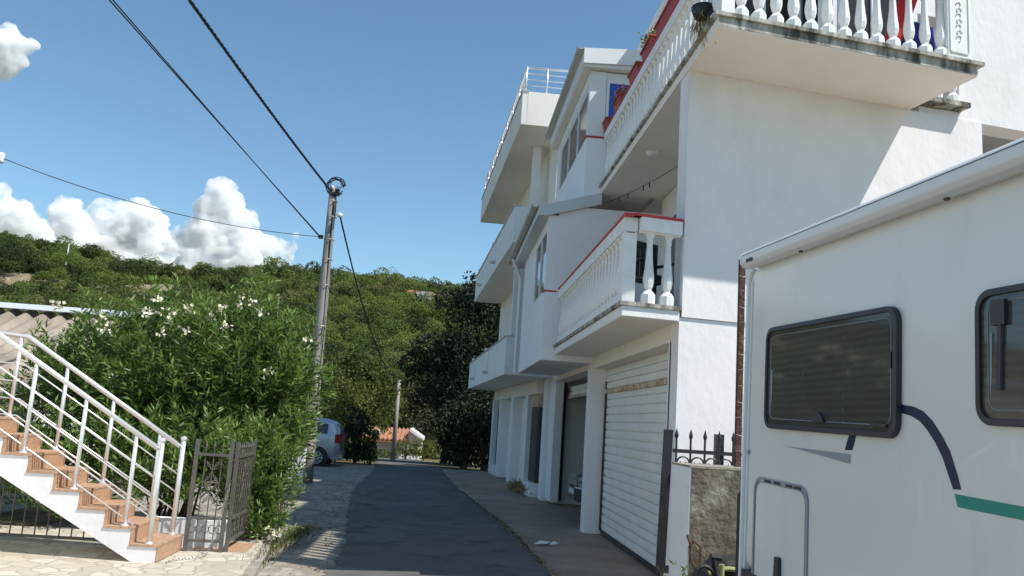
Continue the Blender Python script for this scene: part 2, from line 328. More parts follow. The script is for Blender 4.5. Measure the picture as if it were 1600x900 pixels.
def sheet(name, L, R, m, dz, sub=6, kind='structure'):   # ribbon between two polylines (same length), draped dz above ground
    mb = MB(); n = len(L); rows = []
    pts = []
    for i in range(n-1):
        K_ = 24 if name == 'road' else 8; k = K_ if i < n-2 else K_+1
        for q in range(k):
            t = q/K_; pts.append((np.array(L[i])*(1-t)+np.array(L[i+1])*t, np.array(R[i])*(1-t)+np.array(R[i+1])*t))
    vs = []; r2 = random.Random(len(name)); e_ = .045 if name == 'road' else .0
    pts = [(a+np.array([r2.uniform(-e_, e_), 0]), b+np.array([r2.uniform(-e_, e_), 0])) for a, b in pts]
    for a, b in pts:
        for s_ in range(sub+1):
            p = a*(1-s_/sub)+b*s_/sub; vs.append((p[0], p[1], gz(p[0], p[1])+dz))
    fs = [(i*(sub+1)+j, i*(sub+1)+j+1, (i+1)*(sub+1)+j+1, (i+1)*(sub+1)+j) for i in range(len(pts)-1) for j in range(sub)]
    mb.add(vs, fs); return tag(mb.build(name, m), kind=kind)
jit = lambda pts, a=.05: [(p[0]+random.uniform(-a, a), p[1]) for p in pts]
Lr = [(-1.0, -30), (-1.05, 4), (-1.1, 8), (-1.1, 10), (-1.2, 12), (-1.5, 15), (-1.78, 18), (-1.9, 20.5), (-1.95, 23), (-2.0, 26), (-2.1, 29), (-2.7, 36), (-3.6, 46), (-5, 60)]
Rr = [(1.8, -30), (1.6, 4), (1.5, 8), (1.42, 10), (1.33, 12), (1.2, 14), (.95, 17), (.65, 20.5), (.45, 23), (.25, 26), (.2, 29), (-.2, 36), (-1.0, 46), (-2, 60)]
sheet('road', Lr, Rr, 'asphalt', .012)
sheet('dusty_verge', [(-9, 2), (-7, 8), (-5, 11.5), (-5, 15), (-6, 19), (-9, 22), (-11, 26), (-9, 29.2)], [(-.9, 2), (-.95, 8), (-1.0, 11.5), (-1.4, 15), (-1.7, 19), (-1.8, 22), (-1.85, 26), (-1.9, 29.2)], 'dust', .006, 12)
sheet('concrete_apron', [(1.5, 2), (1.42, 8), (1.36, 10.5), (1.26, 13), (.9, 17), (.55, 21), (.25, 26), (.1, 29.5)], [(9, 2), (9, 8), (9, 10.5), (9, 13), (9, 17), (9, 21), (9, 26), (5, 29.5)], 'apron', .018, 8)
# bare earth bank cut into the hillside
sheet('bare_bank', [(-.60*y_, y_) for y_ in (134, 139, 143, 147, 151)], [(-.262*y_, y_) for y_ in (134, 139, 143, 147, 151)], mat('bare_bank_earth', (.30, .24, .165), .95, c2=(.16, .14, .08), scale=.35, bump=1, bscale=2, bd=.2, c3=(.42, .33, .24), s3=.8), .12, 30)
# cracks, a patch seam and scrapes in the surfaces
def crack(pts, wd, m, nm, dz, seed):
    r2 = random.Random(seed); mb = MB(); P = []
    for (a, b) in zip(pts[:-1], pts[1:]):
        n = max(3, int(math.dist(a, b)/.12))
        for i in range(n): f = i/n; P.append((a[0]+(b[0]-a[0])*f+r2.uniform(-.025, .025), a[1]+(b[1]-a[1])*f+r2.uniform(-.025, .025)))
    P.append(pts[-1]); vs = []
    for i, p in enumerate(P):
        q = P[min(i+1, len(P)-1)]; o_ = P[max(i-1, 0)]; d = np.array([q[0]-o_[0], q[1]-o_[1]]); d = d/max(np.linalg.norm(d), 1e-6); w_ = wd*r2.uniform(.4, 1.2)
        for s_ in (-1, 1): vs.append((p[0]-d[1]*w_*s_, p[1]+d[0]*w_*s_, gz(p[0], p[1])+dz))
    mb.add(vs, [(2*i, 2*i+1, 2*i+3, 2*i+2) for i in range(len(P)-1)]); return tag(mb.build(nm, m), kind='structure')
M['crackd'] = mat('crack_dirt', (.03, .028, .025), .95); M['crackl'] = mat('pale_mortar', (.40, .38, .35), .9, c2=(.22, .21, .19), scale=9)
crack([(-1.05, 13.4), (-.3, 13.2), (.5, 13.05)], .02, 'crackl', 'road_seam', .016, 1)
crack([(1.3, 11.6), (.7, 12.2), (-.2, 11.9), (-.9, 12.6)], .007, 'crackd', 'road_crack', .017, 2)
crack([(.9, 16.5), (.1, 17.4), (-.9, 17.1), (-1.6, 18.2)], .012, 'crackd', 'road_crack', .017, 3)
crack([(1.36, 10.6), (1.28, 12.6), (1.2, 14.2), (.92, 17), (.6, 20.5)], .018, 'crackd', 'apron_joint', .023, 4)
crack([(1.25, 13.9), (1.9, 13.75), (2.5, 13.8)], .012, 'crackl', 'apron_joint', .024, 5)
crack([(1.5, 13.0), (1.75, 12.9), (2.05, 12.95)], .016, 'crackl', 'mortar_smear', .0245, 6)
crack([(1.1, 18.4), (1.7, 18.2), (2.3, 18.35)], .012, 'crackd', 'apron_crack', .024, 7)
crack([(-1.3, 14.6), (-2.3, 15.1), (-3.2, 14.7)], .014, 'crackd', 'verge_crack', .012, 8)
crack([(-1.5, 17.0), (-2.6, 16.7), (-3.6, 17.4)], .014, 'crackd', 'verge_crack', .012, 9)
crack([(-1.3, 13.2), (-1.8, 12.6), (-1.7, 11.9)], .012, 'crackd', 'verge_crack', .012, 10)
crack([(-1.9, 20.8), (-3.0, 21.6), (-4.4, 21.2)], .02, 'crackd', 'verge_crack', .012, 11)
# patio slab with a kerb edge
pk = [(-1.80, 4.0), (-1.78, 7.5), (-1.82, 8.7), (-1.92, 9.6), (-2.02, 10.5), (-2.1, 10.85), (-9, 10.85), (-9, 4)]
mb = MB(); mb.prism(pk, -.3, 0.0); tag(mb.build('patio_paving', 'crazy'), kind='structure')
mb = MB()
for i in range(5):
    a, b = np.array(pk[i]), np.array(pk[i+1]); mb.prism([a+[.0, 0], a+[.1, 0], b+[.1, 0], b+[.0, 0]], -.3, -.012-.004*i)
tag(mb.build('patio_kerb', 'dust'), kind='structure')
mb = MB(); mb.prism([(-2.66, 9.78), (-2.06, 9.80), (-2.1, 10.45), (-2.66, 10.5)], -.1, .004); tag(mb.build('brick_paving_patch', 'tile'), kind='structure')

# ================================================================= WHITE HOUSE (nearest, right)
sk = math.radians(9.9); W_ = np.array([math.cos(sk), math.sin(sk)]); N_ = np.array([W_[1], -W_[0]]); C_ = np.array([2.42, 8.62])
def wp(s, off=0): return C_ + W_*s + N_*off       # plan point on the skewed end wall
def sX(X): return (X-2.42)/math.cos(sk)
HA = (2.42, 8.62, 0)
A = thing('white_house', HA, 'large white plastered house with baluster balconies and garage shutters, nearest on the right', 'house')
FX = 2.42
# --- end wall (facing the camera) with recessed loggia opening
mb = MB(); S1 = sX(6.3); T = .3
mb.prism([wp(0), wp(8.2), wp(8.2, -T), (FX, 8.95)], -.3, 2.835)
mb.build('lower_wall', 'wall', A)
mb = MB()
mb.prism([wp(.02, .02), wp(S1, .02), wp(S1, -1.6), wp(S1-.2, -1.6), wp(S1-.2, -T), (FX+.02, 8.95)], 2.84, 5.62)
mb.prism([wp(S1, .02), wp(8.2, .02), wp(8.2, -T), wp(S1, -T)], 2.84, 4.3)
mb.build('end_wall', 'wall', A)
mb = MB(); mb.prism([wp(S1+.002, -.9), wp(8.2, -.9), wp(8.2, -1.1), wp(S1+.002, -1.1)], 4.0, 5.62); mb.prism([wp(S1+.002, -.29), wp(S1+.02, -.29), wp(S1+.02, -.9), wp(S1+.002, -.9)], 4.0, 5.62); mb.build('recess_wall', 'recess_shade', A)  # recess walls coloured darker to stand for the shade inside
mb = MB(); mb.prism([wp(S1+.003, -.29), wp(8.2, -.301), wp(8.2, -1.1), wp(S1+.003, -1.1)], 5.622, 5.7); mb.build('recess_soffit', 'recess_shade', A)
# slab over ground floor / over first floor
mb = MB(); mb.prism([(FX+.03, 8.96), wp(8.2, -T-.002), (10.4, 19.3), (FX+.03, 19.3)], 2.66, 2.90); mb.build('floor_slab', 'soffit', A)
# --- upper storey block (L shaped), set back from the corner
ux = 4.25
mb = MB()
za, zb = 5.76, 9.0
hs0, hs1 = sX(5.42), sX(6.0)      # small loggia opening right of the balcony
mb.prism([wp(sX(ux)), wp(hs0), wp(hs0, -T), wp(sX(ux), -T)], za, zb)
mb.prism([wp(hs0), wp(hs1), wp(hs1, -T), wp(hs0, -T)], 6.9, zb)
mb.prism([wp(hs1), wp(8.2), wp(8.2, -T), wp(hs1, -T)], 5.62, zb)
mb.prism([wp(hs0), wp(hs1), wp(hs1, -.9), wp(hs0, -.9)], 5.55, 5.70)
mb.build('upper_wall', 'wall', A)
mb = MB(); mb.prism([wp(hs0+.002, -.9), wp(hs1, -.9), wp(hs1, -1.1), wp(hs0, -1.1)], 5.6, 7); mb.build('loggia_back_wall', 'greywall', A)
mb = MB(); mb.prism([wp(hs0-.25, .16), wp(hs1+.02, .16), wp(hs1+.02, -.02), wp(hs0-.25, -.02)], 5.72, 5.78); mb.build('loggia_ledge', 'grime', A)
mb = MB()
mb.prism([(ux, 8.97), (ux+.25, 9.0), (ux+.25, 9.95), (ux, 9.95)], za, zb)
mb.prism([(3.3, 9.95), (ux+.25, 9.95), (ux+.25, 10.2), (3.3, 10.2)], za, zb)
mb.prism([(3.3, 10.2), (3.5, 10.2), (3.5, 18.2), (3.3, 18.2)], za, zb)
mb.prism([(3.3, 10.2), wp(8.2, -T-.01), (10.4, 18.2), (3.3, 18.2)], zb-.1, zb+.05) if False else mb.prism([(3.3, 9.95), (10.5, 9.95), (10.5, 18.2), (3.3, 18.2)], zb+.002, zb+.16)
mb.prism([(10.3, 10.0), (10.5, 10.0), (10.5, 19.3), (10.3, 19.3)], -.2, zb)
mb.build('side_wall', 'cream', A)
# dark sliding doors on the upper storey behind the balusters
def window(parent, P0, P1, z0, z1, nrm, panes=2, fm='frame', gm='glass', fw=.06, proud=.02, name='window', sill=False):
    P0 = np.array(P0, float); P1 = np.array(P1, float); nrm = np.array(nrm, float); d = P1-P0; L = np.linalg.norm(d); d /= L
    q = lambda s, o: P0+d*s+nrm*o
    mb = MB(); pr = proud
    def bar(s0, s1, a, b): mb.prism([q(s0, pr), q(s1, pr), q(s1, pr-.06), q(s0, pr-.06)], a, b)
    bar(0, L, z0, z0+fw); bar(0, L, z1-fw, z1); bar(0, fw, z0+fw, z1-fw); bar(L-fw, L, z0+fw, z1-fw)
    for k in range(1, panes): bar(L*k/panes-fw*.5, L*k/panes+fw*.5, z0+fw, z1-fw)
    f = mb.build(name, fm, parent)
    for k in range(panes):
        a = fw if k == 0 else L*k/panes+fw*.5; b = L-fw if k == panes-1 else L*(k+1)/panes-fw*.5
        m2 = MB(); m2.prism([q(a, pr-.025), q(b, pr-.025), q(b, pr-.045), q(a, pr-.045)], z0+fw, z1-fw); m2.build('pane', gm, f)
    return f
window(A, (3.3, 9.95), (ux, 9.95), 5.78, 7.9, (0, -1), 2, gm='glassb', name='balcony_door', proud=.03)
window(A, (ux, 9.9), (ux, 9.05), 5.78, 7.9, (-1, 0), 1, name='balcony_door', proud=.03)
window(A, wp(sX(4.35), 0), wp(sX(5.2), 0), 5.8, 7.9, N_, 2, gm='glassb', name='balcony_door', proud=.04)
# --- loggia between ground-floor balcony and upper slab
LBX = 3.5
mb = MB(); mb.prism([(LBX, 8.96), (LBX+.2, 8.96), (LBX+.2, 13.8), (LBX, 13.8)], 2.9, 5.6); mb.build('loggia_wall', 'cream', A)
window(A, (LBX, 13.15), (LBX, 11.5), 3.0, 5.15, (-1, 0), 3, name='balcony_door', proud=.03)
mb = MB(); mb.prism([(FX, 8.97), wp(8.2, -T-.003), (10.3, 19.2), (FX, 19.2), (FX, 13.8)], 5.6, 5.64)
# upper slab, wraps the corner with a 1.06 m overhang
SW = 1.06
def sO(X, off): return (X-2.42-N_[0]*off)/math.cos(sk)   # distance along the wall for a point standing off it
SE = sO(5.46, SW)
pl = [(FX, 7.56), wp(SE, SW), wp(SE, 0.021), wp(.5, .021), (FX+.5, 9), (FX+.5, 13.8), (FX, 13.8)]
def off_poly(e): return [(FX-e, 7.56-e), wp(SE+e, SW+e), wp(SE+e, .022), (FX+.4, 8.9), (FX+.4, 13.8), (FX-e, 13.8)]
mb = MB(); mb.prism([(FX, 7.56), wp(SE, SW), wp(SE, 0.021), wp(.03, .021), (FX+.02, 8.96), (LBX+.1, 8.96), (LBX+.1, 13.8), (FX, 13.8)], 5.62, 5.73); mb.build('upper_balcony_slab', 'soffit', A)
mb = MB(); mb.prism([(FX-.04, 7.52), wp(SE+.05, SW+.045), wp(SE+.05, 0.021), wp(.03, .021), (4.2, 8.96), (4.2, 9.94), (3.29, 9.94), (3.29, 13.8), (FX-.04, 13.8)], 5.732, 5.775); mb.build('slab_edge', 'grime', A)
mb = MB(); mb.prism([(FX+.02, 7.585), wp(SE-.02, SW-.03), wp(SE-.02, SW+.004), (FX+.0, 7.556)], 5.63, 5.731); mb.build('stained_fascia', 'grime', A)
# lower balcony slab
LX = 1.78
lowp = [(LX, 8.51), (FX-.001, 8.62), (FX+.2, 8.96), (LBX, 8.96), (LBX, 13.8), (LX, 13.8)]
mb = MB(); mb.prism([(LX, 8.51), (FX, 8.62-.002), (FX-.002, 8.9), (FX+.028, 8.96), (FX+.028, 13.8), (LX, 13.8)], 2.79, 2.90); mb.build('lower_balcony_slab', 'soffit', A)
mb = MB(); mb.prism([(LX-.035, 8.47), (FX+.01, 8.585), (FX+.01, 8.97), (LBX, 8.97), (LBX, 13.8), (LX-.035, 13.8)], 2.902, 2.945); mb.build('slab_edge', 'grime', A)
mb = MB(); mb.prism([(LX-.004, 8.5), (FX-.01, 8.605), (FX-.01, 8.64), (LX+.02, 8.55)], 2.795, 2.9); mb.prism([(LX-.005, 8.55), (LX+.01, 8.55), (LX+.01, 13.79), (LX-.005, 13.79)], 2.795, 2.9); mb.build('slab_fascia', 'white', A)
# --- balustrades
def baluster_mesh():
    h = .78; mb = MB()
    prof = [(.0, .078), (.10, .078), (.135, .052), (.15, .034), (.165, .036), (.18, .046), (.24, .060), (.29, .060), (.36, .050), (.46, .040), (.58, .033), (.66, .031), (.675, .040), (.69, .033), (.72, .036), (.745, .055), (.755, .066), (h, .066)]
    mb.lathe(prof, 8); return mb
bal0 = None
def balustrade(parent, P0, P1, zb, n, first_newel=True, last_newel=True, red=.028, railh=.15, top=.93, name='balustrade', skip_ends=.12):
    """parts: rail (this object) > newel posts, balusters, red_coping"""
    global bal0
    P0 = np.array(P0, float); P1 = np.array(P1, float); d = P1-P0; L = np.linalg.norm(d); d /= L; nn = np.array([d[1], -d[0]])
    q = lambda s, o: P0+d*s+nn*o
    mb = MB(); mb.prism([q(0, .075), q(L, .075), q(L, -.075), q(0, -.075)], zb+top-railh, zb+top)
    mb.prism([q(0, .045), q(L, .045), q(L, -.045), q(0, -.045)], zb+top-railh-.02, zb+top-railh+.001)
    rail = mb.build(name, 'stone', parent, loc=(P0[0], P0[1], zb))
    if red: m2 = MB(); m2.prism([q(-.08, .09), q(L, .09), q(L, -.09), q(-.08, -.09)], zb+top+.002, zb+top+.028); m2.build('red_coping', 'red', rail)
    lo, hi = (skip_ends[0], L-skip_ends[1]) if isinstance(skip_ends, tuple) else ((skip_ends if first_newel else .02), L-(skip_ends if last_newel else .02))
    for k in range(n):
        s_ = lo+(hi-lo)*(k+.5)/n; p = q(s_, 0)
        ang = math.atan2(d[1], d[0])
        if bal0 is None:
            bal0 = baluster_mesh().build('baluster', 'stone', rail, loc=(0, 0, 0)); b = bal0
        else: b = copy_obj(bal0, rail)
        b.location = Vector((p[0], p[1], zb)) - Vector((P0[0], P0[1], zb)); b.rotation_euler.z = ang
    for f, s_ in ((first_newel, .0), (last_newel, L-.15)):
        if f: m3 = MB(); m3.prism([q(s_, .07), q(s_+.15, .07), q(s_+.15, -.07), q(s_, -.07)], zb, zb+top-railh-.001); m3.build('newel_post', 'stone', rail, bevel=.008)
    return rail
zl = 2.947; zu = 5.777
balustrade(A, (LX+.075, 8.60), (LX+.075, 13.75), zl, 24, True, False)
balustrade(A, (LX+.02, 8.60), (2.46, 8.715), zl, 2, False, False, skip_ends=.1) if False else None
d2 = unit(np.array([2.44-LX, .115]))
r_ = balustrade(A, (LX+.166, 8.60), (2.41, 8.685), zl, 2, False, False, red=.027, skip_ends=.03)
bu = balustrade(A, (FX+.08, 7.72), (FX+.08, 13.78), zu, 30, False, False)
pA = wp(sO(2.44, .96), SW-.10); pB = wp(sO(5.42, .96), SW-.10)
bf = balustrade(A, pA, pB, zu, 13, True, False, skip_ends=(.155, .265))
# wide ornamental newel at the right end of the front balustrade
n0, n1 = sO(5.10, 1.04), sO(5.40, 1.04); q0 = wp(n0, SW-.02); q1 = wp(n1, SW-.02); q2 = wp(n1, SW-.2); q3 = wp(n0, SW-.2)
mb = MB(); mb.prism([q0, q1, q2, q3], zu, zu+1.0); nw = mb.build('ornamental_newel', 'stone', A, bevel=.008)
def wq(X, z, off): p = wp(sO(X, off), off); return (p[0], p[1], z)
mb = MB()
def strip3(pts, r=.009):
    mb.tube([wq(x, z, SW-.017) for x, z in pts], r, 6)
strip3([(5.14, zu+.08), (5.35, zu+.08), (5.365, zu+.1), (5.365, zu+.8), (5.33, zu+.83), (5.31, zu+.87), (5.25, zu+.9), (5.19, zu+.87), (5.17, zu+.83), (5.13, zu+.8), (5.13, zu+.1), (5.14, zu+.08)])
for k in range(7):      # curling leaf relief
    zc = zu+.25+k*.065; s_ = 1 if k % 2 else -1
    strip3([(5.245+s_*.035*math.cos(a)*(1-a/9), zc+.035*math.sin(a)) for a in np.linspace(0, 5.2, 9)], .0075)
mb.build('relief_ornament', 'stone', nw, smooth=True)
# one baluster standing in the small loggia
b = copy_obj(bal0, A); p = wp(hs1-.12, .02); b.location = (p[0]-HA[0], p[1]-HA[1], 5.782)
b = copy_obj(bal0, A); p = wp(hs1-.36, .02); b.location = (p[0]-HA[0], p[1]-HA[1], 5.782)
# --- ground floor: piers, lintel, shutters
mb = MB(); mb.prism([(FX, 8.951), (FX+.3, 8.951), (FX+.3, 19.3), (FX, 19.3)], 2.6, 2.79); mb.build('lintel', 'cream', A)
mb = MB(); mb.prism([(FX, 8.90), (2.74, 8.96), (2.74, 9.0), (FX, 9.0)], -.1, 2.6); mb.prism([(FX, 13.86), (2.9, 13.86), (2.9, 14.2), (FX, 14.2)], -.1, 2.6); mb.build('garage_pier', 'pale', A)
mb = MB(); mb.prism([(2.36, 19.3), (2.95, 19.3), (2.95, 19.95), (2.36, 19.95)], -.1, 2.8); mb.prism([(2.44, 18.4), (2.62, 18.4), (2.62, 19.3), (2.44, 19.3)], 0, 2.6); mb.build('garage_pier', 'pale', A)
def shutter(parent, X, y0, y1, z0, z1, pitch=.125):
    mb = MB(); n = int(round((z1-z0)/pitch)); prof = []
    for k in range(n):
        z = z0+(z1-z0)*k/n; h = (z1-z0)/n
        prof += [(0.03, z), (0.03, z+.013), (0.0, z+.014), (-.005, z+h*.4), (-.002, z+h-.004), (.03, z+h-.001)]
    prof.append((.03, z1)); vs = []; fs = []
    for (dx, z) in prof: vs += [(X+dx, y0, z), (X+dx, y1, z)]
    for i in range(len(prof)-1): fs.append((2*i, 2*i+1, 2*i+3, 2*i+2))
    mb.add(vs, fs); mb.box((X+.034, y0, z0), (X+.045, y1, z1)); return mb.build('roller_shutter', 'shut', parent)
s1 = shutter(A, 2.70, 9.0, 13.858, .0, 2.22)
mb = MB(); mb.box((2.655, 9.0, 2.20), (2.72, 13.85, 2.27)); mb.build('rusty_strip', 'rustbox', s1)
shutter(A, 2.688, 9.0, 13.858, 2.271, 2.6)
mb = MB(); mb.box((2.69, 9.0, -.05), (2.735, 13.85, .004)); mb.build('bottom_rail', 'seal', s1)
mb = MB(); mb.box((2.67, 13.80, 0), (2.70, 13.857, 2.4)); mb.build('guide_rail', 'rust', s1)
s2 = shutter(A, 2.78, 14.2, 18.9, 2.27, 2.5)
mb = MB(); mb.box((2.74, 14.2, 2.24), (2.80, 18.9, 2.30)); mb.build('bottom_rail', 'rustbox', s2)
mb = MB(); mb.box((2.70, 18.86, 0), (2.76, 18.92, 2.6)); mb.build('guide_rail', 'seal', s2)
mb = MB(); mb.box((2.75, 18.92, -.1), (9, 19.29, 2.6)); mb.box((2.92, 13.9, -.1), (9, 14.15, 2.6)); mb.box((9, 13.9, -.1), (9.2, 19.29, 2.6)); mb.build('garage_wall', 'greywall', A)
# --- projecting glazed bays beyond the balconies
B1 = 1.55; B2 = 2.12
mb = MB(); mb.prism([(B1, 13.8), (FX+.03, 13.8), (FX+.03, 18.0), (B1, 18.0)], 2.69, 2.9); mb.build('bay_floor', 'pale', A)
mb = MB(); mb.prism([(B1+.002, 13.802), (B1+.17, 13.802), (B1+.17, 18), (B1+.002, 18)], 2.9, 3.84); mb.build('bay_parapet', 'pale', A)
mb = MB(); mb.prism([(B1+.171, 13.803), (LBX, 13.803), (LBX, 13.95), (B1+.171, 13.95)], 2.9, 5.35); mb.prism([(B1+.171, 17.85), (LBX, 17.85), (LBX, 18), (B1+.171, 18)], 2.9, 5.35)
mb.prism([(B1, 13.801), (B1+.17, 13.801), (B1+.17, 13.95), (B1, 13.95)], 3.842, 5.17); mb.prism([(B1+.003, 15.75), (B1+.17, 15.75), (B1+.17, 18), (B1+.003, 18)], 3.842, 5.17)
mb.prism([(B1+.004, 13.95), (B1+.17, 13.95), (B1+.17, 15.75), (B1+.004, 15.75)], 5.0, 5.17)
mb.build('bay_wall', 'pale', A)
mb = MB(); mb.prism([(B1-.03, 13.79), (B1+.2, 13.79), (B1+.2, 13.96), (B1-.03, 13.96)], 3.845, 3.87); mb.build('red_coping', 'red', A)
window(A, (B1+.02, 13.96), (B1+.02, 15.75), 3.845, 5.0, (-1, 0), 2, name='bay_window', proud=.015)
# lean-to roof of lower bay
mb = MB(); mb.extr([(1.35, 13.72, 5.13), (1.35, 13.72, 5.30), (2.43, 13.72, 5.62), (2.43, 13.72, 5.42), (1.55, 13.72, 5.16)], (0, 5.2, 0)); rf = mb.build('lean_to_roof', 'sheet', A)
def gutter(parent, X, z, y0, y1, r=.065):
    mb = MB(); n = 8; vs = []; fs = []
    for y in (y0, y1):
        for k in range(n+1): a = math.pi*k/n; vs.append((X-r*math.cos(a), y, z-r*math.sin(a)))
        for k in range(n+1): a = math.pi*(n-k)/n; vs.append((X-(r-.008)*math.cos(a), y, z-(r-.008)*math.sin(a)))
    m = 2*n+2
    for k in range(m): fs.append((k, (k+1) % m, m+(k+1) % m, m+k))
    fs += [tuple(range(m))[::-1], tuple(range(m, 2*m))]
    mb.add(vs, fs); return mb.build('gutter', 'gutter', parent)
gutter(rf, 1.29, 5.32, 13.68, 19.0)
mb = MB(); mb.tube([(1.29, 18.3, 5.26), (1.42, 18.35, 5.0), (1.5, 18.35, 4.8), (1.5, 18.35, 2.7)], .04, 8); mb.build('downpipe', 'frame', A)
# upper bay
mb = MB(); mb.prism([(B2, 13.8), (FX, 13.8), (FX, 18.0), (B2, 18.0)], 5.45, 5.775); mb.prism([(FX, 13.801), (3.3, 13.801), (3.3, 18.0), (FX, 18.0)], 5.622, 5.775); mb.prism([(B2, 13.8), (B2+.17, 13.8), (B2+.17, 18), (B2, 18)], 5.775, 6.62); mb.prism([(B2+.171, 13.8), (FX+.08, 13.8), (FX+.08, 13.9), (B2+.171, 13.9)], 5.775, 6.62); mb.build('bay_parapet', 'pale', A)
mb = MB(); mb.prism([(B2-.02, 13.78), (FX+.1, 13.78), (FX+.1, 13.95), (B2-.02, 13.95)], 6.622, 6.65); mb.build('red_coping', 'red', A)
mb = MB(); mb.prism([(B2+.02, 13.82), (FX+.01, 13.82), (FX+.01, 14.0), (B2+.02, 14.0)], 6.65, 7.86)
mb.prism([(2.9, 13.82), (3.3, 13.82), (3.3, 14.0), (2.9, 14.0)], 5.775, 7.86); mb.prism([(FX+.01, 13.84), (2.9, 13.84), (2.9, 14.0), (FX+.01, 14.0)], 7.72, 7.86)
mb.prism([(B2+.02, 17.6), (3.3, 17.6), (3.3, 18.0), (B2+.02, 18.0)], 5.775, 7.86); mb.prism([(B2+.021, 14.0), (B2+.17, 14.0), (B2+.17, 17.6), (B2+.021, 17.6)], 7.65, 7.87); mb.build('bay_wall', 'white', A)
dr = window(A, (FX+.02, 13.85), (2.9, 13.85), 5.78, 7.72, (0, -1), 1, name='bay_door', gm='blue', fw=.05, proud=.02)
window(A, (B2+.05, 14.0), (B2+.05, 17.6), 6.63, 7.65, (-1, 0), 3, gm='glassb', name='bay_window', proud=.015)
mb = MB(); mb.extr([(1.98, 13.66, 7.93), (1.98, 13.66, 8.21), (4.6, 13.66, 8.36), (4.6, 13.66, 8.06)], (0, 4.7, 0)); rf2 = mb.build('bay_roof', 'frame', A)
mb = MB(); mb.extr([(2.0, 13.7, 7.88), (2.0, 13.7, 7.928), (4.6, 13.7, 8.05), (4.6, 13.7, 7.9)], (0, 4.6, 0)); mb.build('eaves_board', 'cream', rf2)
gutter(rf2, 1.915, 8.22, 13.62, 18.4)
# ceiling light & clothes hooks under the upper slab
p = atZ(1021, 240, 5.6)
mb = MB(); mb.lathe([(-.055, .05), (-.05, .085), (-.02, .105), (0, .11)], 16, (p[0], p[1], 5.62)); mb.build('ceiling_light', 'plast', A, smooth=True)
# ================================================================= FAR WHITE HOUSE with solid parapet balconies
fb = lambda y: 2.27-.0535*(y-18.7)       # facade line
bb = lambda y: 1.30-.0495*(y-18.75)      # balcony line
YB0, YB1 = 18.75, 28.9
Bh = thing('white_apartment_house', (2.2, 20, 0), 'farther white three-storey house with solid parapet balconies and steel roof rail, beyond the glazed bays', 'house')
def fpoly(y0, y1, dx0, dx1): return [(fb(y0)+dx0, y0), (fb(y0)+dx1, y0), (fb(y1)+dx1, y1), (fb(y1)+dx0, y1)]
def bpoly(y0, y1, dx0, dx1): return [(bb(y0)+dx0, y0), (bb(y0)+dx1, y0), (bb(y1)+dx1, y1), (bb(y1)+dx0, y1)]
for k, (zb_, zt, m) in enumerate(((2.70, 3.55, 'pale'), (5.74, 6.6, 'pale'), (8.6, 9.42, 'cream'))):
    mb = MB()
    mb.prism([(bb(YB0), YB0), (fb(YB0)+1.5, YB0), (fb(YB1)+1.5, YB1), (bb(YB1), YB1)], zb_, zb_+.16)
    sl = mb.build('balcony_slab', 'soffit', Bh)
    mb = MB(); mb.prism(bpoly(YB0+.002, YB1-.002, -.003, .13), zb_-.004, zt)
    mb.prism([(bb(YB0)+.131, YB0-.003), (fb(YB0)+1.5, YB0-.003), (fb(YB0)+1.5, YB0+.13), (bb(YB0)+.131, YB0+.13)], zb_-.004, zt)
    mb.prism([(bb(YB1)+.131, YB1-.13), (fb(YB1), YB1-.13), (fb(YB1), YB1), (bb(YB1)+.131, YB1)], zb_-.004, zt)
    pr = mb.build('parapet', 'white' if k < 2 else 'cream', Bh)
    mb = MB(); mb.prism(bpoly(YB0-.02, YB1+.02, -.03, .15), zt+.002, zt+.03); mb.build('coping', 'gutter', pr)
    if k < 2:
        for yy in (22.6, 26.6):
            mb = MB(); mb.box((bb(yy)-.14, yy-.05, zb_+.20), (bb(yy)-.004, yy+.05, zb_+.27)); mb.build('drain_spout', 'gutter', pr)
            mb = MB(); mb.box((bb(yy)-.006, yy-.03, zb_+.27), (bb(yy)-.0035, yy+.02, zt)); mb.build('stain', 'grime', pr)
        for yy in (23.6, 27.9):
            mb = MB(); mb.box((bb(yy)-.02, yy-.12, zt+.03), (bb(yy)+.2, yy+.12, zt+.12)); mb.build('coping_cap', 'pale', pr)
# facade walls
mb = MB(); mb.prism(fpoly(YB0+.3, YB1, 0, .25), 2.9, 8.6); mb.build('facade', 'cream', Bh)
mb = MB(); mb.prism([(fb(YB0)+.3, YB0+.14), (11, YB0+.14), (11, YB1), (fb(YB1)+.3, YB1)], -.2, 8.59); mb.build('house_body', 'white', Bh)
mb = MB(); mb.prism([(fb(YB0)+1.5, YB0+.01), (11, YB0+.01), (11, YB1), (fb(YB1)+1.5, YB1)], 8.602, 9.3); mb.build('roof_terrace', 'cream', Bh)
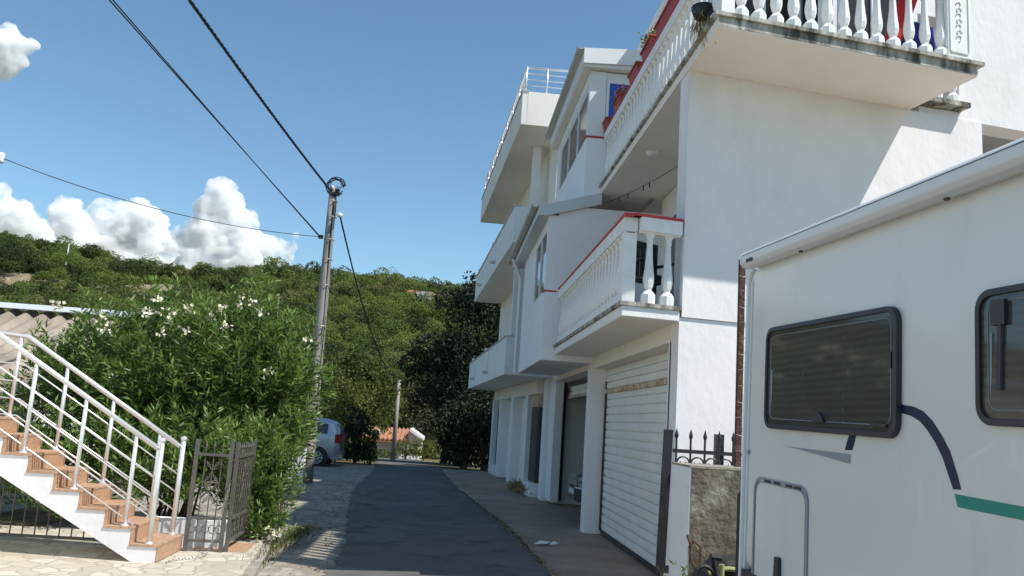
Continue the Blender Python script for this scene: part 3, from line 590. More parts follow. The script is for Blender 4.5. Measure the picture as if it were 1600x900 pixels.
# arch and openings on the middle floors
def arch(parent, y, z0, wd, hr):
    mb = MB(); pts = [(-wd/2, z0), (wd/2, z0)] + [(wd/2*math.cos(a), z0+hr+wd/2*math.sin(a)) for a in np.linspace(0, math.pi, 11)]
    mb.extr([(fb(y+u)-.012, y+u, z) for u, z in pts], (.02, 0, 0)); return mb.build('arched_door', 'greywall', parent)
arch(Bh, 20.4, 3.0, 1.0, 1.5); arch(Bh, 23.5, 3.0, 1.0, 1.5)
for yy in (21.5, 25.5): window(Bh, (fb(yy+1.4)-.01, yy+1.4), (fb(yy)-.01, yy), 6.0, 8.1, (-1, 0), 2, name='balcony_door')
mb = MB(); mb.prism([(bb(19.3)+.15, 19.2), (bb(19.3)+.4, 19.2), (bb(19.3)+.4, 19.5), (bb(19.3)+.15, 19.5)], 2.87, 5.73); mb.prism([(bb(19.3)+.5, 20.2), (bb(19.3)+.7, 20.2), (bb(19.3)+.7, 20.45), (bb(19.3)+.5, 20.45)], 6.0, 8.59); mb.build('balcony_column', 'white', Bh)
# steel rail round the roof terrace
mb = MB(); zt = 9.45
ys_ = np.linspace(YB0+.05, YB1-.05, 9)
for z, r in ((10.05, .028), (9.9, .012), (9.75, .012), (9.6, .012)):
    mb.tube([(fb(YB0)+1.4, YB0+.06, z), (bb(YB0)+.07, YB0+.06, z), (bb(YB1)+.07, YB1-.06, z)], r, 6)
for yy in ys_: mb.tube([(bb(yy)+.07, yy, zt), (bb(yy)+.07, yy, 10.05)], .02, 6)
for xx in (.5, 1.0, 1.4): mb.tube([(bb(YB0)+.07+xx, YB0+.06, zt), (bb(YB0)+.07+xx, YB0+.06, 10.05)], .018, 6)
mb.build('roof_railing', 'chrome', Bh, smooth=True)
# ground floor front: piers, openings, doors
mb = MB(); mb.prism(fpoly(20.0, YB1, 0, .3), 2.36, 2.695); mb.build('lintel', 'cream', Bh)
def pier(y0, y1, d=.9, dx=0): m_ = MB(); m_.prism(fpoly(y0, y1, dx, d), -.2, 2.359); m_.build('pier', 'pale', Bh)
pier(21.3, 21.7, .3); pier(24.0, 24.5); pier(26.9, 27.3); pier(28.5, 28.9, .3, -.04)
def shutterB(y0, y1, dx):
    m_ = MB(); n = 20
    for k in range(n):
        z = .02+2.3*k/n; m_.prism(fpoly(y0, y1, dx+(.0 if k % 2 else .012), dx+.04), z, z+2.3/n-.004)
    m_.build('roller_shutter', 'shut', Bh)
shutterB(21.7, 24.0, .26); shutterB(24.5, 26.9, .28)
for y0, y1, nm in ((20.15, 21.2, 'metal_door'), (27.45, 28.4, 'metal_door')):
    m_ = MB(); m_.prism(fpoly(y0, y1, .10, .14), .25, 2.05); d_ = m_.build(nm, 'seal', Bh)
    m_ = MB(); m_.prism(fpoly(y0, y1, .08, .3), 2.052, 2.358); m_.build('transom_panel', 'rustbox', d_)
    m_ = MB(); m_.prism(fpoly(y0-.05, y1+.05, -.02, .3), -.1, .25); m_.build('door_step', 'pale', d_)
    m_ = MB()
    for q in range(5): m_.tube([(fb(y0)+.09, y0+.12+q*.2, .4), (fb(y0)+.09, y0+.12+q*.2, 1.95)], .01, 5)
    m_.build('door_grille', 'iron', d_)
# ================================================================= THINGS ON THE BALCONIES
def window_box(y, ln, label, fl=None, zt=6.735, X=2.5):
    t = thing('flower_box', (X, y, zt), label, 'flower pot', 'red flower boxes on the upper balcony rail')
    mb = MB(); a, b = ln/2, ln/2-.03
    mb.add([(X-.07, y-b, zt), (X+.07, y-b, zt), (X+.07, y+b, zt), (X-.07, y+b, zt), (X-.10, y-a, zt+.165), (X+.10, y-a, zt+.165), (X+.10, y+a, zt+.165), (X-.10, y+a, zt+.165)], [(0,3,2,1),(0,1,5,4),(1,2,6,5),(2,3,7,6),(3,0,4,7)])
    mb.box((X-.115, y-a-.012, zt+.148), (X-.095, y+a+.012, zt+.175)); mb.box((X+.095, y-a-.012, zt+.148), (X+.115, y+a+.012, zt+.175)); mb.box((X-.095, y-a-.012, zt+.148), (X+.095, y-a+.01, zt+.175)); mb.box((X-.095, y+a-.01, zt+.148), (X+.095, y+a+.012, zt+.175))
    mb.build('pot', 'tarp', t)
    mb = MB(); mb.box((X-.088, y-a+.01, zt+.10), (X+.088, y+a-.01, zt+.145)); mb.build('soil', 'earth', t)
    if fl:
        n = 260; P = np.array([X, y, zt+.2])+rng.normal(0, 1, (n, 3))*[.06, ln*.25, .05]; quads_mesh('leaves', leaf_quads(P, unit(rng.normal(0, 1, (n, 3))+[0, 0, 1]), .05, .035), rng.random(n), 'weed', t, (X, y, zt+.2))
        n = 200; P = np.array([X, y, zt+.27])+rng.normal(0, 1, (n, 3))*[.06, ln*.25, .045]; quads_mesh('flowers', leaf_quads(P, unit(rng.normal(0, 1, (n, 3))), .035, .035), rng.random(n), fl, t, (X, y, zt+.25))
for (px, py, ln, lab, fl) in ((952, 195, .5, 'red flower box without blooms, lowest one on the upper balcony rail', None), (972, 162, .5, 'red flower box with pink flowers on the upper balcony rail', 'pink'),
        (998, 118, .55, 'empty red flower box between the boxes with pink and with yellow flowers', None), (1020, 80, .6, 'red flower box with small yellow flowers on the upper balcony rail', 'yellow'), (1052, 28, 1.1, 'longest red flower box on the balcony rail, nearest the house corner', None)):
    p = atX(px, py, 2.5); window_box(p[1], ln, lab, fl)
# dark hanging planter outside the balustrade
p = atX(1093, 18, 2.36); pc = np.array([2.40, p[1], p[2]])
t = thing('hanging_planter', tuple(pc), 'dark green round planter with dry stems hooked outside the upper balusters near the corner', 'planter')
mb = MB(); mb.lathe([(-.09, .05), (-.07, .09), (0, .12), (.05, .125), (.05, .10), (0, .09)], 14, tuple(pc)); mb.build('bowl', 'greenp' if False else 'cable', t, smooth=True)
n = 260; P = pc+np.array([0, 0, -.02])+rng.normal(0, 1, (n, 3))*[.05, .06, .09]-[0, 0, .10]; quads_mesh('dry_stems', leaf_quads(P, np.tile([0, 0, -1.], (n, 1)), .12, .012, .3), rng.random(n), 'dry', t, tuple(pc))
# dark plastic chair on the lower balcony
def chair(loc, rz, m, label):
    t = thing('balcony_chair', loc, label, 'chair'); R = Matrix.Translation(loc) @ Matrix.Rotation(rz, 4, 'Z')
    def bx(nm, a, b): mb = MB(); mb.box(a, b); mb.v = [tuple(R @ Vector(v)) for v in mb.v]; mb.build(nm, m, t, bevel=.01)
    bx('seat', (-.22, -.22, .42), (.22, .22, .46))
    mb = MB()
    for k in range(5): mb.box((-.2+k*.085, .2, .5), (-.14+k*.085, .225, .88))
    mb.box((-.23, .195, .86), (.23, .235, .93)); mb.v = [tuple(R @ Vector(v)) for v in mb.v]; mb.build('backrest', m, t)
    for sx_ in (-1, 1):
        for sy_ in (-1, 1): bx('leg', (sx_*.2-.02, sy_*.2-.02, 0), (sx_*.2+.02, sy_*.2+.02, .42 if sy_ < 0 else .9))
        bx('armrest', (sx_*.23-.025, -.22, .64), (sx_*.23+.025, .22, .67))
    return t
chair((2.36, 9.55, zl), .5, 'black', 'black chair standing behind the lower balcony balusters')
# folded parasol (red) and blue tarpaulin-covered bundle behind the front balusters
def bundle(nm, X, z0, h, r, m, label, cat, off=.45, lean=0):
    p = wp(sO(X, off), off); t = thing(nm, (p[0], p[1], z0), label, cat)
    mb = MB(); K = 18; vs = []; fs = []; prof = [(0, .7), (.1, 1.0), (.35, 1.05), (.6, .95), (.85, .8), (.95, .5), (1, .12)]
    for i, (f, rr) in enumerate(prof):
        for k in range(K):
            a = 2*math.pi*k/K; q = r*rr*(1+.10*math.sin(a*5+i)); vs.append((p[0]+q*math.cos(a)+lean*f*h, p[1]+q*math.sin(a)*.8, z0+f*h))
    for i in range(len(prof)-1):
        for k in range(K): fs.append((i*K+k, i*K+(k+1) % K, (i+1)*K+(k+1) % K, (i+1)*K+k))
    fs += [tuple(range(K))[::-1], tuple(range((len(prof)-1)*K, len(prof)*K))]
    mb.add(vs, fs); mb.build('cover', m, t, smooth=True)
    return t, p
bundle('laundry_bag', 4.98, zu, .62, .27, 'fabb', 'blue fabric bundle behind the balusters at the right end of the upper balcony', 'bag', .55)
t, p = bundle('folded_parasol', 4.55, zu+.12, 1.3, .10, 'fabr', 'red folded parasol leaning over the blue bundle behind the upper balusters', 'parasol', .75, .35)
mb = MB(); mb.tube([(p[0]-.03, p[1], zu), (p[0], p[1], zu+.2)], .02, 8); mb.tube([(p[0]+.45, p[1], zu+1.4), (p[0]+.47, p[1], zu+1.5)], .015, 8); mb.build('pole', 'frame', t)
mb = MB(); mb.lathe([(0, .2), (.05, .19), (.09, .06)], 14, (p[0]-.03, p[1], zu)); mb.build('base', 'seal', t)
for k, (yy, l) in enumerate(((9.5, 'x'),)): pass
# clothes line with pegs under the slab
p0 = atY(958, 303, 13.7); p1 = np.array([3.2, 11.2, 5.3])
t = thing('clothes_line', (float(p0[0]), float(p0[1]), float(p0[2])), 'thin clothes line with a few small pegs across the shaded loggia ceiling', 'clothes line')
mb = MB(); P0 = np.array([2.5, 13.6, 5.42]); P1 = np.array([3.4, 9.4, 5.45]); pts = [P0+(P1-P0)*f+np.array([0, 0, -.28*4*f*(1-f)*.35]) for f in np.linspace(0, 1, 12)]
mb.tube(pts, .005, 5); mb.build('line', 'cable', t)
for f in (.12, .2, .33, .38, .6):
    q_ = P0+(P1-P0)*f+np.array([0, 0, -.28*4*f*(1-f)*.35]); mb = MB(); mb.box(q_-[.008, .008, .07], q_+[.008, .008, .012]); mb.build('peg', 'rust' if f < .3 else 'seal', t)
# ================================================================= MOTORHOME
ua = np.array([.05572543, -.998185, -.0228337]); va = np.array([.00127275, -.02279821, .99973928]); na = np.array([-.99844532, -.05573996, 0])
RO = np.array([1.83934851, 5.0, 1.54977036])
RM = Matrix(((ua[0], na[0], va[0], RO[0]), (ua[1], na[1], va[1], RO[1]), (ua[2], na[2], va[2], RO[2]), (0, 0, 0, 1)))   # local x = along body, y = out of the side, z = up
rv = thing('motorhome', (1.9, 4.9, -.07), 'white motorhome with navy, grey and teal stripes parked close on the right', 'motorhome')
def rvb(mb, name, m, parent=rv, **k):
    return mb.build(name, m, parent, xf=RM, loc=k.pop('loc', None), **k)
def rrect(x0, x1, z0, z1, r, n=6):
    pts = []
    for cx, cz, a0 in ((x1-r, z1-r, 0), (x0+r, z1-r, 90), (x0+r, z0+r, 180), (x1-r, z0+r, 270)):
        for k in range(n+1): a = math.radians(a0+90*k/n); pts.append((cx+r*math.cos(a), cz+r*math.sin(a)))
    return pts
# body: closed shell with rounded edges
body = MB(); body.add([(x, y, z) for z in (-.70, 1.135) for x, y in ((0, 0), (6.2, 0), (6.2, -2.2), (0, -2.2))], [(0,1,2,3),(4,7,6,5),(0,4,5,1),(1,5,6,2),(2,6,7,3),(3,7,4,0)])
bo = rvb(body, 'body', 'gel', bevel=.07); bo.modifiers['bevel'].segments = 5
for p in bo.data.polygons: p.use_smooth = True
try: bo.modifiers.new('wn', 'WEIGHTED_NORMAL').keep_sharp = True
except Exception: pass
mb = MB(); mb.extr([(x, .0, z) for x, z in rrect(-.012, .03, -.9, 1.02, .01, 2)], (0, -.05, 0)); mb.tube([(-.005, .005, -.9), (-.005, .005, 1.0), (.01, .005, 1.05), (.06, .005, 1.10)], .016, 8); rvb(mb, 'corner_trim', 'plast', smooth=False)
mb = MB()
prof = [(-.0, 1.092), (.055, 1.078), (.092, 1.084), (.112, 1.108), (.112, 1.156), (.09, 1.179), (-.06, 1.19), (-.06, 1.10)]
mb.extr([(.12, y, z) for y, z in prof], (4.6, 0, 0)); aw = rvb(mb, 'awning', 'plast', bevel=.006)
mb = MB(); mb.extr([(.10, y*1.02, z) for y, z in prof], (.018, 0, 0)); rvb(mb, 'end_cap', 'frame', aw)
mb = MB(); mb.box((.19, .113, 1.10), (.28, .1145, 1.122)); rvb(mb, 'badge', 'seal', aw)
mb = MB(); mb.box((.12, .1125, 1.150), (4.7, .1145, 1.153)); rvb(mb, 'seam', 'seal', aw)
mb = MB()
for x in (.75, 1.95, 3.1): mb.box((x, .045, 1.070), (x+.02, .06, 1.079))
rvb(mb, 'fastener', 'seal', aw)
def rv_window(x0, x1, z0, z1, latches=True, r=.075):
    outer = rrect(x0, x1, z0, z1, r); inner = rrect(x0+.025, x1-.025, z0+.025, z1-.025, r-.02); n = len(outer)
    mb = MB(); vs = [(x, .002, z) for x, z in outer]+[(x, .028, z) for x, z in outer]+[(x, .030, z) for x, z in inner]+[(x, .012, z) for x, z in inner]
    fs = []
    for a in range(3):
        for k in range(n): fs.append((a*n+k, a*n+(k+1) % n, (a+1)*n+(k+1) % n, (a+1)*n+k))
    mb.add(vs, fs); f = rvb(mb, 'window', 'seal', rv, bevel=.003)
    mb = MB(); mb.extr([(x, .004, z) for x, z in rrect(x0+.023, x1-.023, z0+.023, z1-.023, r-.02)], (0, .014, 0)); rvb(mb, 'pane', 'acryl', f)
    mb = MB(); ins = rrect(x0+.06, x1-.05, z0+.055, z1-.05, r-.03)
    pts = [(x, .0195, z) for x, z in ins]; mb.tube(pts+[pts[0]], .0022, 4, False); rvb(mb, 'pane_seam', 'gvin', f)
    if latches:
        mb = MB(); xm = (x0+x1)/2-.02
        mb.extr([(xm-.05, .018, z0+.05), (xm+.07, .018, z0+.05), (xm+.05, .018, z0+.08), (xm+.01, .018, z0+.10), (xm-.03, .018, z0+.075)], (0, .018, 0))
        mb.box((x1-.19, .018, z0+.045), (x1-.07, .03, z0+.06)); mb.box((x1-.05, .018, z0+.30), (x1-.035, .03, z0+.37)); rvb(mb, 'latch', 'seal', f)
        mb = MB(); mb.tube([(x0+.065, .012, z0+.08), (x0+.08, .02, z0+.33)], .006, 6); rvb(mb, 'stay', 'gvin', f)
    return f
rv_window(.30, 1.587, .130, .702); rv_window(2.078, 3.3, .205, .695)
mb = MB(); mb.tube([(2.20, .021, .33), (2.21, .021, .58)], .012, 8); mb.box((2.17, .018, .56), (2.24, .034, .65)); rvb(mb, 'window_stay', 'seal', rv)
mb = MB()
for xx in (.74, 1.14):
    for k in range(8): mb.box((xx, .0185, .18+k*.058), (xx+.022, .0192, .196+k*.058))
rvb(mb, 'blind_clips', 'seal', rv)
# storage door
def ring(x0, x1, z0, z1, r, wd, y0, y1):
    o_ = rrect(x0, x1, z0, z1, r); i_ = rrect(x0+wd, x1-wd, z0+wd, z1-wd, max(r-wd, .01)); n = len(o_)
    vs = [(x, y0, z) for x, z in o_]+[(x, y1, z) for x, z in o_]+[(x, y1, z) for x, z in i_]+[(x, y0, z) for x, z in i_]
    return vs, [(a*n+k, a*n+(k+1) % n, (a+1)*n+(k+1) % n, (a+1)*n+k) for a in range(3) for k in range(n)]
mb = MB(); mb.add(*ring(.15, .80, -.92, -.148, .09, .018, .001, .009)); mb.add(*ring(.175, .775, -.90, -.173, .07, .006, .001, .006)); dd = rvb(mb, 'storage_door', 'gvin')
mb = MB(); mb.extr([(x, .0012, z) for x, z in rrect(.183, .767, -.9, -.181, .065)], (0, .0045, 0)); rvb(mb, 'door_panel', 'gel', dd)
mb = MB()
for x in (.30, .42, .56, .66): mb.box((x, .009, -.171), (x+.07, .014, -.158))
rvb(mb, 'hinge', 'seal', dd)
mb = MB(); mb.extr([(x, .006, z) for x, z in rrect(.47, .52, -.74, -.55, .01, 2)], (0, .02, 0)); h_ = rvb(mb, 'handle', 'seal', dd)
mb = MB(); mb.box((.425, .006, -.68), (.45, .02, -.61)); rvb(mb, 'key_cover', 'plast', dd)
mb = MB(); mb.lathe([(0, .014), (.012, .012)], 10, (0, 0, 0)); mb.v = [(.06+x, z+.001, -.02+y) for x, y, z in mb.v]; rvb(mb, 'screw_cap', 'gvin')
# graphic stripes
def decal(pts, m, nm='stripe'):
    mb = MB(); mb.extr([(x, .0008, z) for x, z in pts], (0, .0012, 0)); return rvb(mb, nm, m)
up_ = [(1.55, .285), (1.604, .274), (1.67, .268), (1.735, .250), (1.795, .212), (1.85, .160), (1.90, .100), (1.94, .02), (1.963, -.037)]
lo_ = [(1.917, -.040), (1.893, .005), (1.855, .075), (1.81, .130), (1.765, .172), (1.715, .208), (1.66, .228), (1.604, .238), (1.55, .245)]
decal(up_+lo_, 'navy'); decal([(1.138, .058), (1.203, .062), (1.222, .100), (1.235, .135), (1.178, .135), (1.158, .100)], 'navy')
decal([(.53, .042), (1.192, .043), (1.188, -.003), (.9, .018)], 'gvin')
decal([(1.925, -.056), (2.9, -.064), (3.9, -.03), (3.9, -.062), (2.9, -.105), (1.943, -.103)], 'teal')
mb = MB(); mb.add([(x, y, z) for z in (-1.25, -.701) for x, y in ((-.01, .01), (6.2, .01), (6.2, -2.2), (-.01, -2.2))], [(0,1,2,3),(4,7,6,5),(0,4,5,1),(1,5,6,2),(2,6,7,3),(3,7,4,0)])
rvb(mb, 'skirt', 'seal'); mb = MB(); mb.box((-.085, -.06, -1.2), (-.02, .012, -.27)); rvb(mb, 'bumper_end', 'rubber', bevel=.012)
for x in (1.3, 4.9):
    for y in (-.12, -2.05):
        mb = MB(); K = 24; mb.v = []
        prof = [(-.1, .2), (-.1, .3), (-.07, .33), (.07, .33), (.1, .3), (.1, .2)]
        m2 = MB(); m2.lathe(prof, K); m2.v = [(x+a, y+c, -1.29+b) for a, b, c in m2.v]; wh = rvb(m2, 'wheel', 'rubber')
        m2 = MB(); m2.lathe([(-.105, .19), (.105, .19)], 16); m2.v = [(x+a, y+c, -1.29+b) for a, b, c in m2.v]; rvb(m2, 'rim', 'rim', wh)
# ================================================================= CONCRETE PILLAR, GATE, RUSTY POST
py_ = 6.8; P = atY(1079, 737, py_)
px0, pz = P[0], 1.34
mb = MB(); nsub = 14
t = thing('concrete_pillar', (px0+.3, py_+.3, 0), 'weathered grey concrete wall stub with a whitewashed side, behind the end of the motorhome', 'pillar')
mb.prism([(px0+.01, py_), (px0+1.9, py_+.30), (px0+1.9, py_+.55), (px0+.04, py_+.62)], -.1, pz); o = mb.build('wall_stub', 'concrete', t)
mb = MB(); mb.prism([(px0-.002, py_+.005), (px0+.012, py_+.005), (px0+.035, py_+.63), (px0+.022, py_+.63)], -.1, pz+.003); mb.build('whitewashed_side', 'white', t)
mb = MB(); mb.prism([(px0-.002, py_-.004), (px0+1.9, py_+.296), (px0+1.9, py_+.55), (px0+.02, py_+.635)], pz+.003, pz+.022); mb.build('mortar_cap', 'dust', t)
# rusty post with chicken wire
P = atY(1158, 560, 7.15); rx = P[0]; top = atY(1161, 405, 7.15)
t = thing('rusty_post', (rx, 7.15, pz), 'rusty angle-iron post standing on the concrete pillar, wrapped in chicken wire', 'post')
mb = MB(); b_ = np.array([rx-.005, 7.15, pz+.02]); tp = np.array([top[0], 7.15, top[2]]); dd_ = tp-b_
def vbar(a, b, sx_, sy_):
    a = np.array(a); b = np.array(b); return [(a[0]+i, a[1]+j, a[2]) for i, j in ((-sx_, -sy_), (sx_, -sy_), (sx_, sy_), (-sx_, sy_))]+[(b[0]+i, b[1]+j, b[2]) for i, j in ((-sx_, -sy_), (sx_, -sy_), (sx_, sy_), (-sx_, sy_))]
BF = [(0,3,2,1),(4,5,6,7),(0,1,5,4),(1,2,6,5),(2,3,7,6),(3,0,4,7)]
mb.add(vbar(b_, tp, .024, .004), BF); mb.add(vbar(b_+[-.022, .024, 0], tp+[-.022, .024, 0], .003, .02), BF); mb.build('post', 'rust', t)
mb = MB(); random.seed(3)
for k in range(13):
    z = b_[2]+k*.14; f = (z-b_[2])/dd_[2]; x = b_[0]+dd_[0]*f
    mb.tube([(x-.03+random.uniform(-.006, .006), 7.135, z), (x+.0, 7.12, z+random.uniform(-.015, .015)), (x+.03, 7.14, z), (x+.0, 7.19, z+.02), (x-.03, 7.16, z)], .0022, 4)
mb.build('wire_ties', 'galv', t)
mb = MB(); cw = .05; ch = .07
for r in range(26):
    for c in range(12):
        x0 = rx+.02+c*cw+(cw/2 if r % 2 else 0); z0 = pz+.04+r*ch; q = .01*math.sin(r*1.3+c)
        if z0 > top[2]-.1: continue
        mb.tube([(x0, 7.15+q, z0), (x0, 7.15+q, z0+ch*.5)], .0011, 3, False); mb.tube([(x0, 7.15+q, z0+ch*.5), (x0+cw/2, 7.15-q, z0+ch)], .0011, 3, False); mb.tube([(x0, 7.15+q, z0+ch*.5), (x0-cw/2, 7.15-q, z0+ch)], .0011, 3, False)
mb.build('chicken_wire', 'galv', t)
# black spear-topped gate leaf between pillar and house
gy = 8.1
t = thing('spear_gate', (2.25, gy, 0), 'black wrought iron gate leaf with spear finials and scrolls between pillar and house wall', 'gate')
xl = atY(1036, 760, gy)[0]; zt_ = atY(1042, 671, gy)[2]; xr_ = 3.6
def gx(px, py): return atY(px, py, gy)
mb = MB(); mb.add(vbar((xl+.0, gy, .30), (xl+.035, gy, zt_), .042, .02), BF); mb.build('stile', 'black', t)
mb = MB(); mb.box((xl+.043, gy-.018, .30), (xr_, gy+.018, .37)); mb.build('bottom_rail', 'black', t)
zr = gx(1100, 707)[2]
mb = MB(); mb.box((xl+.086, gy-.012, zr-.018), (xr_, gy+.012, zr+.018)); mb.build('top_rail', 'black', t)
mb = MB(); mb.box((xl-.02, gy-.05, .0), (xl+.02, gy-.02, .33)) if False else None
xs_ = [gx(1057, 690)[0]+k*.142 for k in range(9)]
for x in xs_:
    mb = MB(); mb.tube([(x, gy, zr-.16), (x, gy, zr+.12)], .011, 6)
    mb.lathe([(zr+.115, .010), (zr+.135, .018), (zr+.15, .021), (zr+.215, .002)], 6, (x, gy, 0)); mb.build('spear', 'black', t)
mb = MB()
for x in xs_[:-1]:
    c = x+.071; r_ = .062
    mb.tube([(c-r_*math.cos(a), gy, zr-.115+r_*math.sin(a)) for a in np.linspace(-.2, math.pi+.2, 13)], .009, 6)
    for s_ in (-1, 1): mb.tube([(c+s_*(.040+.02*math.cos(a)), gy, zr-.12+.02*math.sin(a)) for a in np.linspace(0, -4.2, 9)], .007, 5)
mb.build('scrollwork', 'black', t)
pp = gx(1128, 690)
mb = MB(); mb.box((pp[0]-.04, gy+.05, 0), (pp[0]+.04, gy+.13, gx(1128, 679)[2])); mb.build('gate_post', 'black', t)
lp = gx(1043, 735); mb = MB(); mb.tube([(lp[0]+.04, gy-.03, lp[2]), (lp[0]+.09, gy-.06, lp[2]-.01), (lp[0]+.12, gy-.06, lp[2]+.02), (lp[0]+.11, gy-.05, lp[2]+.055)], .012, 6); mb.build('latch', 'black', t)
mb = MB(); mb.box((xl+.6, gy-.003, .40), (xr_, gy+.003, zr-.25)); mb.build('sheet_panel', 'black', t)
# garden gear (lime & black) at the foot of the pillar
P = atY(1130, 900, 6.2)
t = thing('garden_cart', (P[0], 6.2, 0), 'lime green and black plastic garden cart half hidden behind the motorhome corner', 'cart')
mb = MB(); pr = []
a0 = atY(1100, 900, 6.2); a1 = atY(1160, 876, 6.2)
pts = [(a0[0]+.02, .5), (a0[0]+.06, a1[2]-.12), (a0[0]+.16, a1[2]-.01), (a0[0]+.45, a1[2]+.0), (a0[0]+.5, .5)]
mb.extr([(x, 6.2, z) for x, z in pts], (0, .35, 0)); mb.build('tub', 'rubber', t, bevel=.03)
mb = MB(); mb.tube([(a0[0]+.03+.3*f, 6.18, a1[2]-.10+.04*math.sin(f*3.1)) for f in np.linspace(0, 1, 7)], .018, 8); mb.tube([(a0[0]+.12, 6.17, .55), (a0[0]+.12, 6.17, a1[2]-.03)], .022, 8); mb.build('trim', 'greenp', t)
h0 = atY(1120, 890, 6.1); h1 = atY(1117, 868, 6.1)
mb = MB(); mb.tube([(h0[0], 6.1, h0[2]-.35), (h0[0]+.0, 6.1, h0[2]-.05), (h1[0]-.01, 6.1, h1[2]-.02)], .022, 8); mb.tube([(h1[0]-.03, 6.1, h1[2]-.01), (h1[0]+.05, 6.1, h1[2]-.015)], .024, 8)
mb.tube([(h0[0]-.09+.08*math.cos(a), 6.1, h0[2]-.08+.1*math.sin(a)) for a in np.linspace(.2, 3.0, 9)], .016, 6); mb.build('handle', 'rubber', t)
# hook of rusty rebar on the pillar corner
P = atY(1085, 862, 6.75)
t = thing('rusty_hook', (P[0], 6.75, P[2]-.15), 'rusty bent iron loop sticking out at the foot of the concrete pillar', 'hook')
mb = MB(); mb.tube([(P[0]-.05, 6.79, P[2]+.12), (P[0]-.03, 6.74, P[2]+.04), (P[0]-.035, 6.73, P[2]-.06), (P[0]+.01, 6.73, P[2]-.14), (P[0]+.05, 6.74, P[2]-.05), (P[0]+.05, 6.75, P[2]+.04), (P[0]+.0, 6.78, P[2]+.08), (P[0]-.03, 6.79, P[2]+.02)], .012, 6); mb.build('loop', 'rust', t, smooth=True)
# flowering weeds at the pillar foot
P = atY(1078, 905, 6.6)
t = thing('flowering_weed', (P[0], 6.6, 0), 'small straggly weed with pink flowers at the foot of the concrete pillar', 'plant')
n = 420; A_ = rng.normal(0, 1, (n, 3))*[.11, .05, .09]+[P[0]+.03, 6.58, P[2]-.12]; A_[:, 2] = np.maximum(A_[:, 2], .05)
quads_mesh('leaves', leaf_quads(A_, unit(rng.normal(0, 1, (n, 3))+[0, 0, 1.0]), .06, .018), rng.random(n), 'weed', t, (P[0], 6.6, 0))
n = 26; A_ = rng.normal(0, 1, (n, 3))*[.10, .05, .05]+[P[0]+.03, 6.55, P[2]-.04]; quads_mesh('flowers', leaf_quads(A_, unit(rng.normal(0, 1, (n, 3))), .028, .024), rng.random(n), 'pink', t, (P[0], 6.6, .5))
# dry weeds before the far doors, litter on the apron
t = None
n = 900; A_ = rng.normal(0, 1, (n, 3))*[.10, .5, .05]+[2.05, 21.4, .03]; o = quads_mesh('weeds', leaf_quads(A_, unit(rng.normal(0, 1, (n, 3))+[0, 0, 1.2]), .13, .02), rng.random(n), 'dry', None, (2, 21, 0)); tag(o, kind='stuff')
P = atZ(848, 851, -.06)
for k, (dx, dy, sz) in enumerate(((0, 0, .13), (.16, -.02, .07))):
    mb = MB(); c = P+[dx, dy, .012]; mb.add([c+[-sz, -sz*.5, 0], c+[sz*.4, -sz*.6, .015], c+[sz, sz*.4, .02], c+[-sz*.3, sz*.7, .03], c+[0, 0, .045]], [(0, 1, 4), (1, 2, 4), (2, 3, 4), (3, 0, 4), (3, 2, 1, 0)])
    tag(mb.build('litter_paper', 'plast', None, loc=tuple(c)), ('larger' if k == 0 else 'smaller')+' crumpled scrap of white paper on the concrete apron before the garages', 'litter')
# ================================================================= STAIRCASE
st = thing('outdoor_staircase', (-2.75, 8.9, 0), 'white staircase with terracotta tiled steps and steel railings on the left', 'stairs')
Y0s, Y1s = 8.9, 9.72; RI, TR = .1635, .272; NS = 13
def sxx(k): return -2.75-TR*k
pts = [(-2.75, 0)]
for k in range(NS): pts += [(sxx(k), RI*(k+1)-.012), (sxx(k+1), RI*(k+1)-.012)]
pts += [(sxx(NS), RI*NS-.30), (-2.98, 0)]
mb = MB(); mb.extr([(x, Y0s, z) for x, z in pts], (0, Y1s-Y0s, 0)); mb.build('stringer', 'wall', st)
for k in range(NS):
    mb = MB(); x = sxx(k); z = RI*(k+1)
    mb.box((x-TR+.006, Y0s-.012, z-.012), (x+.018, Y1s+.01, z+.010)); mb.box((x+.001, Y0s+.004, z-RI+.011), (x+.013, Y1s, z-.013)); mb.build('step_tile', 'tile', st)
def railing(y, name, lead):
    s_ = RI/TR
    zf = lambda x, h: h+(-2.85-x)*s_
    mb = MB(); xe = -2.87; xtop = -4.66
    hp = [(xe+.0, y, 1.115), (xtop, y, zf(xtop, 1.12)), (xtop-.5, y, zf(xtop, 1.12)+.03)] if lead else [(xe, y, 1.115), (-6.2, y, zf(-6.2, 1.12))]
    mb.tube(hp, .026, 10); r = mb.build(name, 'chrome', st, smooth=True)
    mb = MB()
    for h in (.25, .43, .62, .81):
        xb = -3.02 if h < .3 else -2.98
        mb.tube([(xb+.12 if h > .3 else xb, y, zf(xb+.12 if h > .3 else xb, h)), (-4.66 if lead else -6.2, y, zf(-4.66 if lead else -6.2, h))]+([(-5.2, y, zf(-4.66, h)+.02)] if lead else []), .0085, 6)
    mb.build('rail_bar', 'chrome', r, smooth=True)
    xp = [-2.84]+[-3.10-.272*2*k for k in range(6)]
    for k, x in enumerate(xp):
        st_ = int((-2.75-x)/TR); z0 = RI*(st_+1)+.01
        z1 = 1.17 if k == 0 else zf(x, 1.09)
        mb = MB(); mb.tube([(x, y, z0), (x, y, z1)], .027 if k == 0 else .021, 10); mb.lathe([(0, .045), (.012, .04), (.02, .025)], 12, (x, y, z0)); 
        if k == 0: mb.lathe([(z1-.005, .012), (z1+.01, .03), (z1+.03, .036), (z1+.05, .028), (z1+.06, .005)], 12, (x, y, 0))
        mb.build('rail_post', 'chrome', r, smooth=True)
railing(Y0s+.05, 'handrail', False); railing(Y1s-.05, 'handrail', True)
